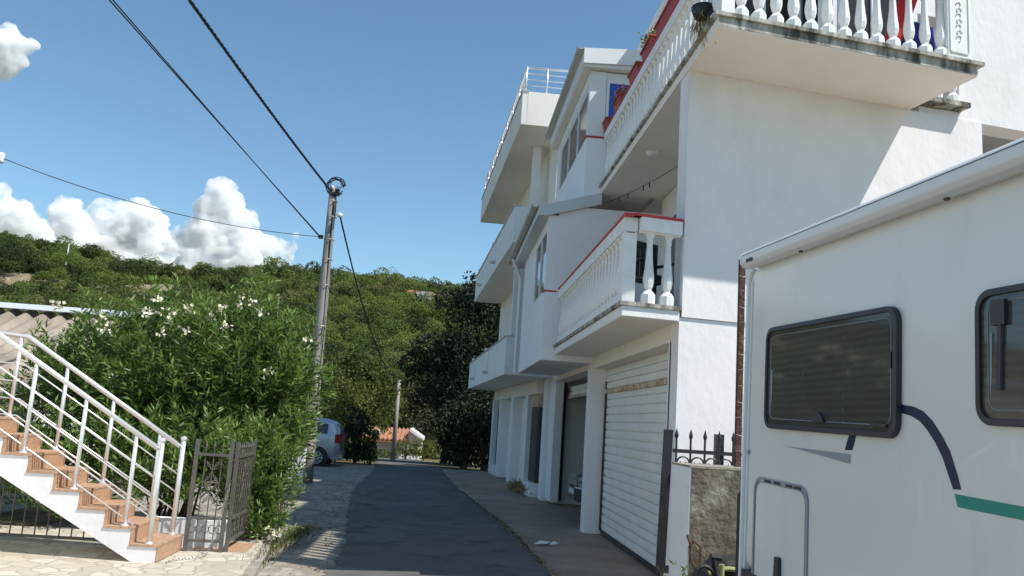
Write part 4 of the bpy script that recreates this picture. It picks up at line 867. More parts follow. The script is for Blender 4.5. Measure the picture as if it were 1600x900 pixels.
# iron infill under the stairs
t = thing('iron_fence', (-3.6, 9.8, 0), 'dark iron bar fence with scrolls in the shade beneath the staircase', 'fence')
fz = lambda x: max(.12, (-2.98-x)*RI/TR-.02)
mb = MB(); mb.box((-5.6, 9.785, .04), (-3.1, 9.815, .07)); mb.tube([(-3.2, 9.8, fz(-3.2)), (-5.6, 9.8, min(fz(-5.6), 1.4))], .012, 6); mb.build('frame', 'iron', t)
mb = MB(); x = -3.3
while x > -5.6: mb.tube([(x, 9.8, .06), (x, 9.8, min(fz(x), 1.35))], .008, 5); x -= .13
mb.build('bars', 'iron', t)
mb = MB()
for cx in (-4.25, -4.75, -5.25):
    for s_ in (-1, 1):
        for cz, sg in ((.42, 1), (.62, -1)): mb.tube([(cx+s_*(.05+.055*math.cos(a)*(1-.1*a)), 9.79, cz+sg*.07*math.sin(a)*(1-.1*a)) for a in np.linspace(0, 5, 14)], .007, 5)
mb.build('scrollwork', 'iron', t)
# low white wall behind the gate
t = tag(MB().prism([(-3.25, 9.95), (-2.34, 9.98), (-2.34, 10.13), (-3.25, 10.1)], -.1, .30).build('low_wall', 'white', None, loc=(-2.6, 10, 0)), 'low whitewashed wall behind the brown iron gate', 'wall')
# brown iron gates
def gate_leaf(name, P0, P1, zt_, label):
    P0 = np.array(P0, float); P1 = np.array(P1, float); d = P1-P0; L = np.linalg.norm(d); d /= L
    Q = lambda s, z: (P0[0]+d[0]*s, P0[1]+d[1]*s, z)
    t = thing(name, (P0[0], P0[1], 0), label, 'gate', 'brown iron gate leaves')
    mb = MB(); nrm = np.array([d[1], -d[0]])
    def bar(s0, s1, a, b, h=.018):
        mb.prism([P0+d*s0+nrm*h, P0+d*s1+nrm*h, P0+d*s1-nrm*h, P0+d*s0-nrm*h], a, b)
    bar(0, .045, .0, zt_); bar(L-.045, L, 0, zt_); bar(.045, L-.045, .10, .13); bar(.045, L-.045, .34, .37); bar(.045, L-.045, zt_-.18, zt_-.15); mb.build('frame', 'iron', t)
    mb = MB(); n = max(3, int(L/.10))
    for k in range(1, n):
        s_ = .03+(L-.06)*k/n; mb.tube([Q(s_, .13), Q(s_, zt_-.08)], .007, 5)
        mb.lathe([(zt_-.09, .008), (zt_-.07, .014), (zt_-.01, .001)], 6, Q(s_, 0))
    mb.build('bars', 'iron', t)
    mb = MB(); c = L/2
    for zc in (.62, .86):
        for s_ in (-1, 1):
            for sg in (-1, 1):
                mb.tube([Q(c+s_*(.018+.06*(1-math.cos(a))*.5*(1-.06*a)), zc+sg*(.02+.085*math.sin(a*.6))) for a in np.linspace(0, 4.6, 12)], .006, 5)
    mb.tube([Q(c-.09+.18*f, .74) for f in (0, 1)], .008, 5)
    for k in range(5): x = .07+(L-.14)*k/4; mb.tube([Q(x+.035*math.cos(a), .24+.045*math.sin(a)) for a in np.linspace(0, 6.28, 10)], .005, 4)
    mb.build('scrollwork', 'iron', t); return t
gate_leaf('garden_gate', (-2.715, 9.70), (-2.30, 9.74), 1.21, 'closed brown iron gate leaf facing the patio, next to the stairs')
gate_leaf('garden_gate', (-2.27, 9.76), (-2.28, 10.72), 1.20, 'open brown iron gate leaf turned back along the road, before the oleander')
# chain
t = thing('chain', (-2.4, 9.6, 0), 'steel chain hanging from the gate post down to the paving', 'chain')
mb = MB(); c0 = np.array([-2.29, 9.70, .74]); c1 = np.array([-2.40, 9.5, .02]); c2_ = np.array([-2.62, 8.9, .012]); path = [c0*(1-f)+c1*f+np.array([0, 0, -.25*f*(1-f)]) for f in np.linspace(0, 1, 24)]+[c1*(1-f)+c2_*f+np.array([.05*math.sin(f*6), 0, 0]) for f in np.linspace(.04, 1, 20)]
for i in range(len(path)-1):
    a, b = path[i], path[i+1]; m_ = (a+b)/2; dl = (b-a)/2*1.25; sd = np.cross(dl, [0, 0, 1] if i % 2 else [1, .3, 0]); sd = sd/np.linalg.norm(sd)*.011
    mb.tube([m_+dl*math.cos(q)+sd*math.sin(q) for q in np.linspace(0, 6.28, 9)], .0035, 4, False)
mb.build('links', 'galv', t)
# ================================================================= SHED WITH CORRUGATED ROOF
t = thing('garden_shed', (-8, 16, 0), 'shed with grey-brown corrugated roof and metal ridge flashing behind the stairs', 'shed')
R0 = atY(0, 484, 15.5); R1 = atY(150, 492, 15.5); zr0 = R0[2]
mb = MB(); n = 150; vs = []; fs = []; x0, x1 = -11.5, -5.55
for j, (y, z) in enumerate(((15.5, zr0), (13.6, zr0-.95), (12.2, zr0-1.68))):
    for i in range(n+1): x = x0+(x1-x0)*i/n+(15.5-y)*-.12; vs.append((x, y, z+.055*math.sin(2*math.pi*x/.29+(15.5-y)*.0)))
for j in range(2):
    for i in range(n): a = j*(n+1)+i; fs.append((a, a+1, a+n+2, a+n+1))
mb.add(vs, fs); rf = mb.build('roof', 'fibre', t, smooth=True); sd_ = rf.modifiers.new('thick', 'SOLIDIFY'); sd_.thickness = .012
mb = MB()
for i in range(6):
    a = x0+(x1-x0)*i/6; b = x0+(x1-x0)*(i+1)/6-.01
    mb.extr([(a, 15.28, zr0+.03), (a, 15.5, zr0+.14), (a, 15.75, zr0+.05), (a, 15.75, zr0+.04), (a, 15.5, zr0+.13), (a, 15.28, zr0+.02)], (b-a, 0, 0))
mb.build('ridge_flashing', 'sheet', rf)
mb = MB(); mb.box((x0-.2, 12.4, -.1), (x1-.5, 15.6, zr0-1.75)); mb.build('wall', 'white', t)
# ================================================================= OLEANDERS
def oleander(loc, lobes, tips, label, nclus, seed, clus_pts=None, leafL=.175):
    global rng
    rng = np.random.default_rng(seed)
    t = thing('oleander', loc, label, 'shrub', 'oleander bushes by the road')
    P = []; Dn = []
    wts = np.array([r[0]*r[1]+r[0]*r[2]+r[1]*r[2] for c, r in lobes]); wts = wts/wts.sum()
    for (c, r), wt in zip(lobes, wts):
        n = int(tips*wt*1.05); p, d = shell_points(n, c, r, -.5, .55, .22); P.append(p); Dn.append(d)
    P = np.concatenate(P); Dn = np.concatenate(Dn); n = len(P)
    shoot = unit(Dn*.75+np.array([0, 0, .95])+rng.normal(0, .28, (n, 3))); K = 17
    LL = []; TT = []
    for k in range(K):
        f = k/K; base = P+shoot*(f*.36-.08); S = unit(np.cross(shoot, rng.normal(0, 1, (n, 3))))
        el = .55+.5*f; D = unit(S*1.0+shoot*el); L = leafL*(1.05-.45*f)*rng.uniform(.8, 1.2, n)
        LL.append(leaf_quads(base, D, L, leafL*.155, .12)); TT.append(np.clip(rng.normal(.25+.35*f, .13, n), 0, 1))
    q_ = unit(rng.normal(0, 1, (int(n*.05), 3)))
    quads_mesh('leaves', np.concatenate(LL), np.concatenate(TT), 'ole', t, loc)
    mb = MB(); rr = random.Random(seed)
    for k in range(26 if tips > 500 else 7):
        c, r = lobes[rr.randrange(len(lobes))]; a = np.array([loc[0]+rr.uniform(-.25, .25), loc[1]+rr.uniform(-.15, .15), -.05]); b = np.array(c)+np.array([rr.uniform(-.6, .6)*r[0], rr.uniform(-.6, .6)*r[1], rr.uniform(-.2, .7)*r[2]])
        m_ = (a+b)/2+np.array([0, 0, .25]); mb.tube([a, a*.45+m_*.55, m_*.4+b*.6, b], [.018, .015, .011, .005], 5)
    mb.build('stems', 'bark', t)
    for i, q in enumerate(clus_pts or []):
        q = np.array(q); n = rr.choice((9, 14, 20)); C = q+rng.normal(0, 1, (n, 3))*[.038, .03, .03]; quads_mesh('flower_cluster', leaf_quads(C, unit(rng.normal(0, 1, (n, 3))+[0, -.5, .6]), .05, .05, .3), rng.random(n), 'petal', t, tuple(q))
    return t
fc = lambda pts, y: [atY(px, py, y) for px, py in pts]
oleander((-4.9, 12.3, -.1), [((-5.15, 12.2, 1.55), (.85, .7, .95)), ((-4.55, 12.1, 1.75), (.8, .7, 1.0)), ((-4.6, 12.3, .8), (1.1, .8, .9)), ((-4.3, 11.2, .6), (1.1, .35, .7)), ((-5.5, 10.75, .55), (1.0, .35, .7))], 1000, 'leftmost oleander bush with white flowers, reaching across the corrugated roof edge', 0, 11, fc([(88, 478), (160, 496), (172, 507), (168, 518), (176, 588), (282, 572)], 11.5))
oleander((-3.6, 12.1, -.1), [((-3.75, 12.0, 2.05), (.85, .7, 1.0)), ((-3.0, 12.0, 2.1), (.75, .7, .95)), ((-3.5, 12.0, .9), (1.1, .8, 1.0)), ((-3.0, 11.15, .65), (.85, .35, .75))], 1050, 'middle oleander bush, the tallest, full of white flowers behind the iron gate', 0, 12, fc([(248, 467), (244, 487), (295, 482), (268, 492), (292, 517), (232, 490), (252, 540-20), (345, 483)], 11.3))
oleander((-2.35, 12.2, -.1), [((-2.55, 12.1, 2.0), (.72, .6, .9)), ((-2.45, 12.2, 1.25), (.6, .6, .8)), ((-2.85, 12.1, .8), (.6, .6, .8))], 760, 'right-hand tall oleander bush with white flowers, in front of the leaning utility pole', 0, 13, fc([(380, 466), (372, 480), (396, 474), (410, 492), (421, 583), (478, 533), (330, 490), (352, 512)], 11.45))
oleander((-2.05, 10.95, -.05), [((-2.3, 10.95, .42), (.28, .28, .42)), ((-2.12, 11.1, .62), (.26, .28, .42)), ((-2.35, 11.1, .95), (.3, .25, .4)), ((-2.2, 10.85, .12), (.3, .25, .25))], 420, 'low bright green oleander clump at the road edge beside the open gate leaf', 0, 14, [tuple(atY(424, 832, 10.7)), tuple(atY(432, 836, 10.65))], .125)
rng = np.random.default_rng(99)
# grass and dead leaves on the verge
n = 1100; A_ = np.stack([-1.95+rng.normal(0, .10, n)+.0, rng.uniform(9.2, 12.6, n), np.full(n, -.08)], 1); A_[:, 0] += (A_[:, 1]-9.2)*.03
o = quads_mesh('verge_grass', leaf_quads(A_, unit(rng.normal(0, .5, (n, 3))+[0, 0, 1.]), rng.uniform(.04, .13, n), .012, .3), rng.random(n), 'weed', None, (-1.9, 11, 0)); tag(o, kind='stuff')
n = 420; A_ = np.stack([rng.uniform(-2.4, -1.0, n), rng.uniform(9, 20, n), np.full(n, -.074)], 1)
D_ = rng.normal(0, 1, (n, 3)); D_[:, 2] *= .15
o = quads_mesh('fallen_leaves', leaf_quads(A_, unit(D_), rng.uniform(.03, .07, n), .02, .1), rng.random(n), 'dry', None, (-1.9, 14, 0)); tag(o, kind='stuff')
n = 380; yy = rng.uniform(9.5, 15.5, n); A_ = np.stack([np.interp(yy, [9.5, 12, 15.5], [1.43, 1.3, 1.08])+rng.normal(0, .04, n), yy, np.full(n, -.06)], 1); D_ = rng.normal(0, 1, (n, 3)); D_[:, 2] *= .3
o = quads_mesh('kerb_debris', leaf_quads(A_, unit(D_), rng.uniform(.02, .05, n), .02, .1), rng.random(n), 'dry', None, (1.3, 12, 0)); tag(o, kind='stuff')

# house the staircase climbs to, beyond the left edge of the photo
t = thing('neighbour_house', (-9, 6, 0), 'cream plastered house that the tiled staircase climbs to, at the far left', 'house')
MB().box((-13, 1.0, -.1), (-6.5, 9.9, 5.6)).build('wall', 'white', t)
MB().box((-13.4, .6, 5.602), (-6.3, 10.2, 5.8)).build('roof', 'rooft', t)
window(t, (-6.5, 3.5), (-6.5, 4.9), 1.0, 2.3, (1, 0), 2); window(t, (-6.5, 6.2), (-6.5, 7.6), 1.0, 2.3, (1, 0), 2)
# ================================================================= UTILITY POLES AND CABLES
pb = atY(478, 745, 20.5); pt = atY(521, 296, 20.5); pb[2] = -.1
up = thing('utility_pole', tuple(pb), 'tall weathered utility pole leaning right, cables taped along it', 'utility pole')
mb = MB(); pts = [pb+(pt-pb)*f for f in np.linspace(0, 1, 9)]; mb.tube(pts, [.17-.075*f for f in np.linspace(0, 1, 9)], 14); mb.build('pole', 'wood', up, smooth=True)
ax = (pt-pb)/np.linalg.norm(pt-pb)
mb = MB()
for k, (ox, r) in enumerate(((.06, .022), (.09, .017), (.02, .02))):
    mb.tube([pb+(pt-pb)*f+np.array([ox+.02*math.sin(f*14+k), -.11+.03*f, 0]) for f in np.linspace(.30, .96, 22)], r, 6)
mb.build('cable_bundle', 'cable', up, smooth=True)
mb = MB(); mb.tube([pb+(pt-pb)*f+np.array([.09, -.085, 0]) for f in np.linspace(.05, .9, 12)], .03, 8); mb.build('conduit', 'galv', up)
mb = MB()
for f in (.35, .52, .66, .75, .82, .90, .955):
    c = pb+(pt-pb)*f; r = .18-.075*f+.01; mb.tube([c+np.array([math.cos(a)*r+.02, math.sin(a)*r-.02, 0]) for a in np.linspace(0, 6.28, 14)], .009, 5, False)
mb.build('strap', 'galv', up)
mb = MB(); rr = random.Random(5)
for k in range(9):
    c = pt+np.array([.05+rr.uniform(-.04, .08), -.1, .06+rr.uniform(-.05, .05)]); R_ = rr.uniform(.13, .23)
    mb.tube([c+np.array([R_*math.cos(a)*rr.uniform(.9, 1.1), -.03*math.sin(a*2+k), R_*1.0*math.sin(a)]) for a in np.linspace(0, 5.6, 14)], .009, 5)
for k in range(16):
    c = pt+np.array([.10+rr.uniform(-.03, .06), -.1, -.05+rr.uniform(-.15, .15)]); mb.tube([c, c+np.array([rr.uniform(-.04, .06), 0, -.05]), c+np.array([rr.uniform(-.06, .08), .02, rr.uniform(-.14, .04)])], .012, 5)
mb.build('cable_tangle', 'cable', up)
mb = MB(); mb.lathe([(0, .05), (.03, .075), (.09, .07), (.12, .04)], 12, tuple(pt+np.array([-.01, -.02, -.02]))); mb.build('insulator_cap', 'plast', up, smooth=True)
lc = atY(531, 336, 20.3); mb = MB(); mb.lathe([(-.06, .03), (-.04, .06), (.02, .07), (.05, .03)], 10, tuple(lc)); mb.tube([lc, lc+np.array([-.12, .1, .03])], .02, 6); mb.build('cable_clamp', 'plast', up, smooth=True)
att = atY(501, 370, 20.4); mb = MB(); mb.box(att-[.05, .05, .04], att+[.06, .05, .04]); mb.build('junction_clamp', 'cable', up)
def wire(P0, P1, sag, r, label, twist=0, name='overhead_cable', n=40):
    P0 = np.array(P0); P1 = np.array(P1); mb = MB()
    base = [P0+(P1-P0)*f-np.array([0, 0, sag*4*f*(1-f)]) for f in np.linspace(0, 1, n)]
    if twist:
        for k in range(3): mb.tube([p+np.array([twist*math.cos(i*1.6+k*2.1), 0, twist*math.sin(i*1.6+k*2.1)]) for i, p in enumerate(base)], r, 5)
    else: mb.tube(base, r, 5)
    return tag(mb.build(name, 'cable', None, loc=tuple(P0), smooth=True), label, 'cable')
# off-frame ends: continue each line of sight to a pole behind the camera
def extend(px, py, z, P1, k=1.6, sg=0): A_ = atZ(px, py, z)+np.array([0, 0, sg]); return P1+(A_-P1)*k
P1 = pt+np.array([-.06, -.08, -.05]); wire(extend(296, 0, 6.95, P1, 1.9, .15), P1, .15, .016, 'thick black twisted cable from the pole top towards the upper edge of the photo', .015, n=160)
wire(extend(171, 0, 6.6, att, 1.9, .01), att, .01, .010, 'upper of two thin cables meeting at the pole clamp', 0)
wire(extend(178, 0, 6.6, att, 1.9, .03), att+np.array([0, 0, -.03]), .03, .010, 'lower of two thin cables meeting at the pole clamp', 0)
q = atZ(6, 248, 6.3); wire(q, att+np.array([-.02, 0, .0]), .28, .009, 'single thin cable running from the left edge of the photo past the clouds')
# small eave corner with the insulator at the far left edge
br = thing('wall_bracket', tuple(q), 'white and rust coloured cable bracket at the left edge of the photo', 'bracket')
mb = MB(); mb.box(q+[-.42, -.05, -.06], q+[-.03, .05, .05]); mb.build('arm', 'plast', br)
mb = MB(); mb.tube([(q[0]-.45, q[1], -.1), (q[0]-.45, q[1], q[2]+.15)], [.07, .05], 8); mb.build('mast', 'wood', br)
mb = MB(); mb.lathe([(-.12, .04), (-.08, .08), (-.03, .05), (.03, .08), (.10, .05)], 10, tuple(q+np.array([-.06, 0, .02]))); mb.build('insulator', 'plast', br, smooth=True)
mb = MB(); mb.box(q+[-.4, -.055, .051], q+[-.14, .055, .13]); mb.build('tile_edge', 'rooft', br)
# pole further along the road
p2b = atY(614, 716, 44); p2t = atY(624, 594, 44); p2b[2] = gz(p2b[0], 44)-.1
u2 = thing('utility_pole', tuple(p2b), 'thin distant utility pole beside the small orange-roofed house', 'utility pole')
mb = MB(); mb.tube([p2b, p2t], [.13, .085], 8); mb.build('pole', 'wood', u2, smooth=True)
mb = MB(); mb.box(p2t+[-.12, -.1, -.5], p2t+[.12, .1, -.42]); mb.build('crossbar', 'galv', u2)
wire(lc, p2t, .9, .016, 'black cable dropping from the leaning pole towards the distant pole', .008)
# two poles and signs up on the hill
def hillpole(px0, py0, px1, py1, Yd, label, r=.12):
    b = atY(px0, py0, Yd); t_ = atY(px1, py1, Yd); o = MB().tube([(b[0], Yd, gz(b[0], Yd)-.5), tuple(b), tuple(t_)], [r, r, r*.7], 6).build('hill_pole', 'frame' if r > .1 else 'wood', None, loc=tuple(b)); return tag(o, label, 'pole')
hillpole(101, 424, 108, 381, 172, 'pale pole standing high on the wooded hillside at the left', .16)
hillpole(434, 486, 436, 459, 112, 'short grey pole on the hillside left of the leaning utility pole', .07)
b = atY(142, 437, 150); tag(MB().box(b-[.35, .05, .3], b+[.35, .05, .35]).build('white_sign', 'frame', None, loc=tuple(b)), 'tiny white box on the hillside right of the pale pole', 'sign')
b = atY(273, 458, 130); t = thing('hill_antenna', tuple(b), 'small grey aerial on the bare bank of the hillside above the oleander', 'antenna')
MB().tube([(b[0], 130, gz(b[0], 130)-.5), tuple(b+np.array([0, 0, .2]))], .04, 5).build('mast', 'galv', t); MB().box(b+[-.5, -.05, .15], b+[.5, .05, .45]).build('dish', 'galv', t)
# ================================================================= CARS
def car(name, loc, rz, paint, label, L=3.85, Wd=1.68, H=1.5, plate=False, grille=False):
    t = thing(name, loc, label, 'car'); T = Matrix.Translation(loc) @ Matrix.Rotation(rz, 4, 'Z')
    def fin(mb, nm, m, par=t, **k): mb.v = [tuple(T @ Vector(v)) for v in mb.v]; return mb.build(nm, m, par, loc=None, **k)
    # stations from nose (x=+L/2) to tail: (x, sill z, belt z, roof z, half width low, half width roof)
    S = [(L/2, .35, .52, .60, .45, .35), (L/2-.10, .24, .66, .72, .70, .55), (L/2-.45, .20, .82, .86, .80, .62), (L/2-.85, .20, .90, .98, .83, .60), (L/2-1.25, .20, .93, 1.22, .84, .58),
         (L/2-1.65, .20, .95, 1.42, .84, .60), (L/2-2.1, .20, .96, H-.015, .84, .61), (L/2-2.6, .20, .97, H, .84, .61), (L/2-3.1, .20, .99, H-.03, .84, .60), (L/2-3.5, .22, 1.02, H-.08, .82, .57), (-L/2+.12, .26, 1.03, H-.22, .78, .52), (-L/2+.02, .34, .95, 1.10, .72, .50)]
    vs = []; fs = []; n = 14
    for (x, zs, zb, zr, wl, wr) in S:
        half = [(0, zs), (wl*.85, zs), (wl*.98, zs+.10), (wl, (zs+zb)/2), (wl*.985, zb-.04), (wl*.95, zb), (wr+ (wl*.93-wr)*.12, zr-.10), (wr*.85, zr-.02)]
        ring_ = half + [(0, zr)] + [(-a, b) for a, b in half[:0:-1]]
        n = len(ring_); vs += [(x, a, b) for a, b in ring_]
    for i in range(len(S)-1):
        for k in range(n): fs.append((i*n+k, i*n+(k+1) % n, (i+1)*n+(k+1) % n, (i+1)*n+k))
    fs += [tuple(range(n))[::-1], tuple(range((len(S)-1)*n, len(S)*n))]
    mb = MB().add(vs, fs); bo = fin(mb, 'body', paint, smooth=True); ss = bo.modifiers.new('sub', 'SUBSURF'); ss.levels = 2; ss.render_levels = 2
    # bumper
    for sx_, xx in ((1, L/2), (-1, -L/2)):
        mb = MB(); pts = [(xx-sx_*.28, -.83, .0), (xx-sx_*.06, -.68, 0), (xx+sx_*.02, -.3, 0), (xx+sx_*.02, .3, 0), (xx-sx_*.06, .68, 0), (xx-sx_*.28, .83, 0)]
        mb.prism([(p[0], p[1]) for p in pts], .24, .52); fin(mb, 'bumper', paint, bevel=.03)
    # side glass: follows the tapered greenhouse, slightly proud
    def side(xa, xb, za0, za1, zb0, zb1, sgn, nm='side_window', ar=None):
        yl = lambda z: sgn*(.80-(.80-.61)*max(0, z-.97)/(H-.10-.97)*.95+.012)
        mb = MB(); P4 = [(xa, yl(za0), za0), (xb, yl(zb0), zb0), (xb-.06, yl(zb1), zb1), (xa-.0, yl(za1), za1)]
        mb.extr(P4, (0, -sgn*.02, 0)); return fin(mb, nm, 'glass', bevel=.006)
    x0 = L/2
    for sg in (1, -1):
        side(x0-3.40, x0-2.45, 1.04, 1.34, 1.00, 1.41, sg); side(x0-2.40, x0-1.55, 1.0, 1.41, .98, 1.30, sg)
        mb = MB(); mb.box((x0-2.75, sg*.835-.01, .88), (x0-2.58, sg*.835+.015, .92)); mb.box((x0-1.95, sg*.835-.01, .88), (x0-1.78, sg*.835+.015, .92)); fin(mb, 'door_handle', paint)
    mb = MB(); mb.extr([(x0-.93, -.62, .98), (x0-1.62, -.55, 1.40), (x0-1.62, .55, 1.40), (x0-.93, .62, .98)], (.03, 0, .04)); fin(mb, 'windscreen', 'glass')
    mb = MB(); mb.extr([(-L/2+.10, -.56, 1.02), (-L/2+.25, -.50, 1.33), (-L/2+.25, .50, 1.33), (-L/2+.10, .56, 1.02)], (-.06, 0, .01)); fin(mb, 'rear_window', 'glass')
    for sg in (1, -1):
        mb = MB(); mb.extr([(-L/2+.24, sg*.70, .70), (-L/2+.24, sg*.80, 1.02), (-L/2+.03, sg*.74, 1.02), (-L/2-.01, sg*.68, .72)], (0, -sg*.14, 0)) if False else mb.prism([(-L/2+.20, sg*.79), (-L/2+.04, sg*.745), (-L/2-.0, sg*.60), (-L/2+.2, sg*.6)], .76, 1.04)
        fin(mb, 'tail_lamp', 'lampred', bevel=.02)
        mb = MB(); mb.prism([(L/2-.42, sg*.80), (L/2-.12, sg*.71), (L/2-.0, sg*.55), (L/2-.2, sg*.5)], .62, .70 if grille else .76); fin(mb, 'headlight', 'gvin' if grille else 'lampclear', bevel=.02)
    for xw in (L/2-.72, -L/2+.70):
        for sg in (1, -1):
            m2 = MB(); m2.lathe([(-.03, .345), (.03, .345)], 20); m2.v = [(xw+a, sg*.80+c, .30+b) for a, b, c in m2.v]; fin(m2, 'wheel_arch', 'rubber')
            m2 = MB(); m2.lathe([(-.09, .18), (-.09, .27), (-.06, .292), (.06, .292), (.09, .27), (.09, .18)], 24); m2.v = [(xw+a, sg*.76+c, .292+b) for a, b, c in m2.v]; whl = fin(m2, 'wheel', 'rubber', smooth=False)
            m2 = MB(); m2.lathe([(-.01, .185), (.01, .185)], 20); m2.v = [(xw+a, sg*.855+c, .292+b) for a, b, c in m2.v]; fin(m2, 'rim', 'seal', whl)
            m2 = MB()
            for k in range(8):
                a = k*math.pi/4; c, s_ = math.cos(a), math.sin(a)
                m2.tube([(xw+.03*c, sg*.868, .292+.03*s_), (xw+.175*c, sg*.868, .292+.175*s_)], .017, 5)
            m2.tube([(xw+.178*math.cos(a), sg*.866, .292+.178*math.sin(a)) for a in np.linspace(0, 6.283, 22)], .012, 5, False); fin(m2, 'spokes', 'rim', whl)
    if grille:
        mb = MB()
        for k in range(4): mb.box((L/2-.02, -.40, .56+k*.05), (L/2+.02, .40, .575+k*.05))
        for k in range(7): mb.box((L/2-.01, -.40+k*.13, .55), (L/2+.012, -.385+k*.13, .73))
        fin(mb, 'grille', 'rim')
    if plate:
        mb = MB(); mb.box((L/2+.02, -.26, .37), (L/2+.035, .26, .46)); fin(mb, 'number_plate', 'plate')
    return t
# silver hatchback: tail to the right, side to the camera
tail = atY(538, 700, 27.5); car('hatchback', (tail[0]-1.97, 27.6, gz(-4, 27)-.02), math.pi, 'silver', 'silver hatchback parked on the left behind the utility pole', H=1.56)
g = atY(896, 760, 15.9); car('garage_car', (g[0]+1.98, 16.3, 0.0), math.pi, 'blackcar', 'black car nosing out of the open garage, only its front corner visible', H=1.5, plate=True, grille=True)
# white gate pillar with a grey cap left of the pole
P = atY(462, 735, 19.2)
t = thing('gate_pillar', (P[0], 19.2, -.1), 'short white plastered pillar with grey cap beside the leaning pole', 'pillar')
ztp = atY(462, 688, 19.2)[2]
MB().box((P[0]-.85, 19.2, -.15), (P[0]+.16, 19.45, ztp-.07)).build('shaft', 'white', t); MB().box((P[0]-.9, 19.15, ztp-.068), (P[0]+.2, 19.5, ztp)).build('cap', 'apron', t)
# ================================================================= SMALL HOUSE DOWN THE ROAD
hy = 50; a = atY(560, 690, hy)[0]; b = atY(640, 690, hy)[0]; c = atY(658, 690, hy)[0]; zr_ = atY(610, 669, hy+3)[2]-.5; ze = atY(610, 687, hy)[2]-.1; zg = gz(-3, hy)-.3
t = thing('small_house', (a, hy, zg), 'small white single-storey house with an orange tiled roof down the road', 'house')
MB().box((a-3, hy, zg), (b-.1, hy+6, ze)).build('wall', 'white', t)
mb = MB(); mb.extr([(a-3.2, hy-.35, ze-.03), (a-3.2, hy+3, zr_+.35), (a-3.2, hy+6.3, ze-.03), (a-3.2, hy+6.3, ze+.12), (a-3.2, hy+3, zr_+.5), (a-3.2, hy-.35, ze+.12)], (b-a+3.2, 0, 0)); rf = mb.build('roof', 'rooft', t)
mb = MB(); x = a-3.1
while x < b-.05: mb.tube([(x, hy-.38, ze+.12), (x, hy+3, zr_+.52)], .07, 6); x += .24
mb.build('tile_ridges', 'rooft', rf)
zp = atY(638, 669, hy)[2]; zq = atY(656, 684, hy)[2]
mb = MB(); mb.extr([(b-.09, hy-.1, zg), (c+.0, hy-.1, zg), (c+.0, hy-.1, zq-.05), (b+.05, hy-.1, zp-.12), (b-.09, hy-.1, zp-.16)], (0, 5, 0)); mb.build('gable', 'white', t)
mb = MB(); mb.extr([(b-.02, hy-.3, zp), (c+.12, hy-.3, zq), (c+.12, hy-.3, zq-.16), (b-.02, hy-.3, zp-.18)], (0, 5.3, 0)); mb.build('gable_verge', 'frame', t)
window(t, (a+1.2, hy), (a+.4, hy), zg+1.1, zg+1.9, (0, -1), 1)
# ================================================================= TREES AND SHRUBS
def tree(name, x, y, lobes, leaf, dens, m, label, group, tr=.18, limbs=4, z0=None):
    """lobes relative to (x, y, ground)"""
    g0 = gz(x, y) if z0 is None else z0; loc = (x, y, g0-.1); t = thing(name, loc, label, 'tree' if tr > .09 else 'shrub', group)
    L_ = [((x+c[0], y+c[1], g0+c[2]), r) for c, r in lobes]
    crown(L_, leaf, dens, m, 'crown', t, (x, y, g0+lobes[0][0][2]))
    mb = MB(); top = np.array(L_[0][0]); base = np.array(loc)
    mb.tube([base, base*.6+top*.4+[.05, 0, 0], base*.2+top*.8, top], [tr, tr*.75, tr*.5, tr*.25], 8)
    for c, r in L_[1:1+limbs*2]:
        s_ = base*.65+top*.35; mb.tube([s_, (s_+np.array(c))/2+[0, 0, .2], c], [tr*.45, tr*.3, tr*.12], 6)
    mb.build('trunk', 'bark', t); return t
def rl(n, w_, h, d, z0, r0, r1, rr):
    out = []
    for k in range(n): r = rr.uniform(r0, r1); out.append(((rr.uniform(-w_, w_), rr.uniform(-d, d), rr.uniform(z0, h)), (r, r, r*rr.uniform(.75, 1.0))))
    return out
rr = random.Random(21)
GD = 'dark trees at the end of the street'  # these trees carry their shade in the leaf colour
dk = [  # x, y, height, half width
 (.75, 37.5, 5.8, 1.25, 'rounded shade-darkened tree at the left edge of the shaded grove, overhanging the road'), (1.1, 37.5, 8.3, 1.7, 'tall shade-darkened tree just left of the far balconies'),
 (3.2, 38, 8.4, 2.0, 'tallest dark tree of the grove, topping out beside the middle balcony'), (.2, 41, 5.7, 1.5, 'dark tree behind the grove edge, above the distant house'),
 (5.5, 40, 9, 2.6, 'dark tree hidden mostly behind the white apartment house'), (1.7, 32.2, 3.0, 1.2, 'low dark bush at the foot of the grove beside the far garage'), (.95, 33.5, 3.0, 1.2, 'low dark bush at the road edge beneath the grove'), (1.1, 37.2, 2.8, 1.15, 'farthest low dark bush under the grove, closest to the sunlit road patch')]
for x, y, h, wd, lab in dk:
    g0 = -.3; lobes = [((0, 0, h*.55), (wd*.95, wd*.95, h*.45))]+rl(11 if h > 4 else 6, wd*.8, h*.88, wd*.6, h*.1, wd*.45, wd*.65, rr)
    if x == .2: lobes = [((0, 0, 4.7), (1.5, 1.2, 1.3)), ((-1.1, -1, 3.9), (1.1, .9, .95)), ((-1.7, -1.2, 4.5), (.8, .7, .8)), ((-.9, -1, 5.3), (1.1, .9, .9)), ((-1.0, -1.5, 2.9), (.7, .7, .7)), ((.5, 0, 3.4), (1.1, 1, .9)), ((.2, 0, 5.3), (.9, .9, .7))]
    tree('grove_tree' if h > 4 else 'grove_bush', x, y, lobes, .17, 75, 'darkleaf', lab, GD, .16, 4, z0=min(gz(x, y), .6) if h > 4 else gz(x, y))
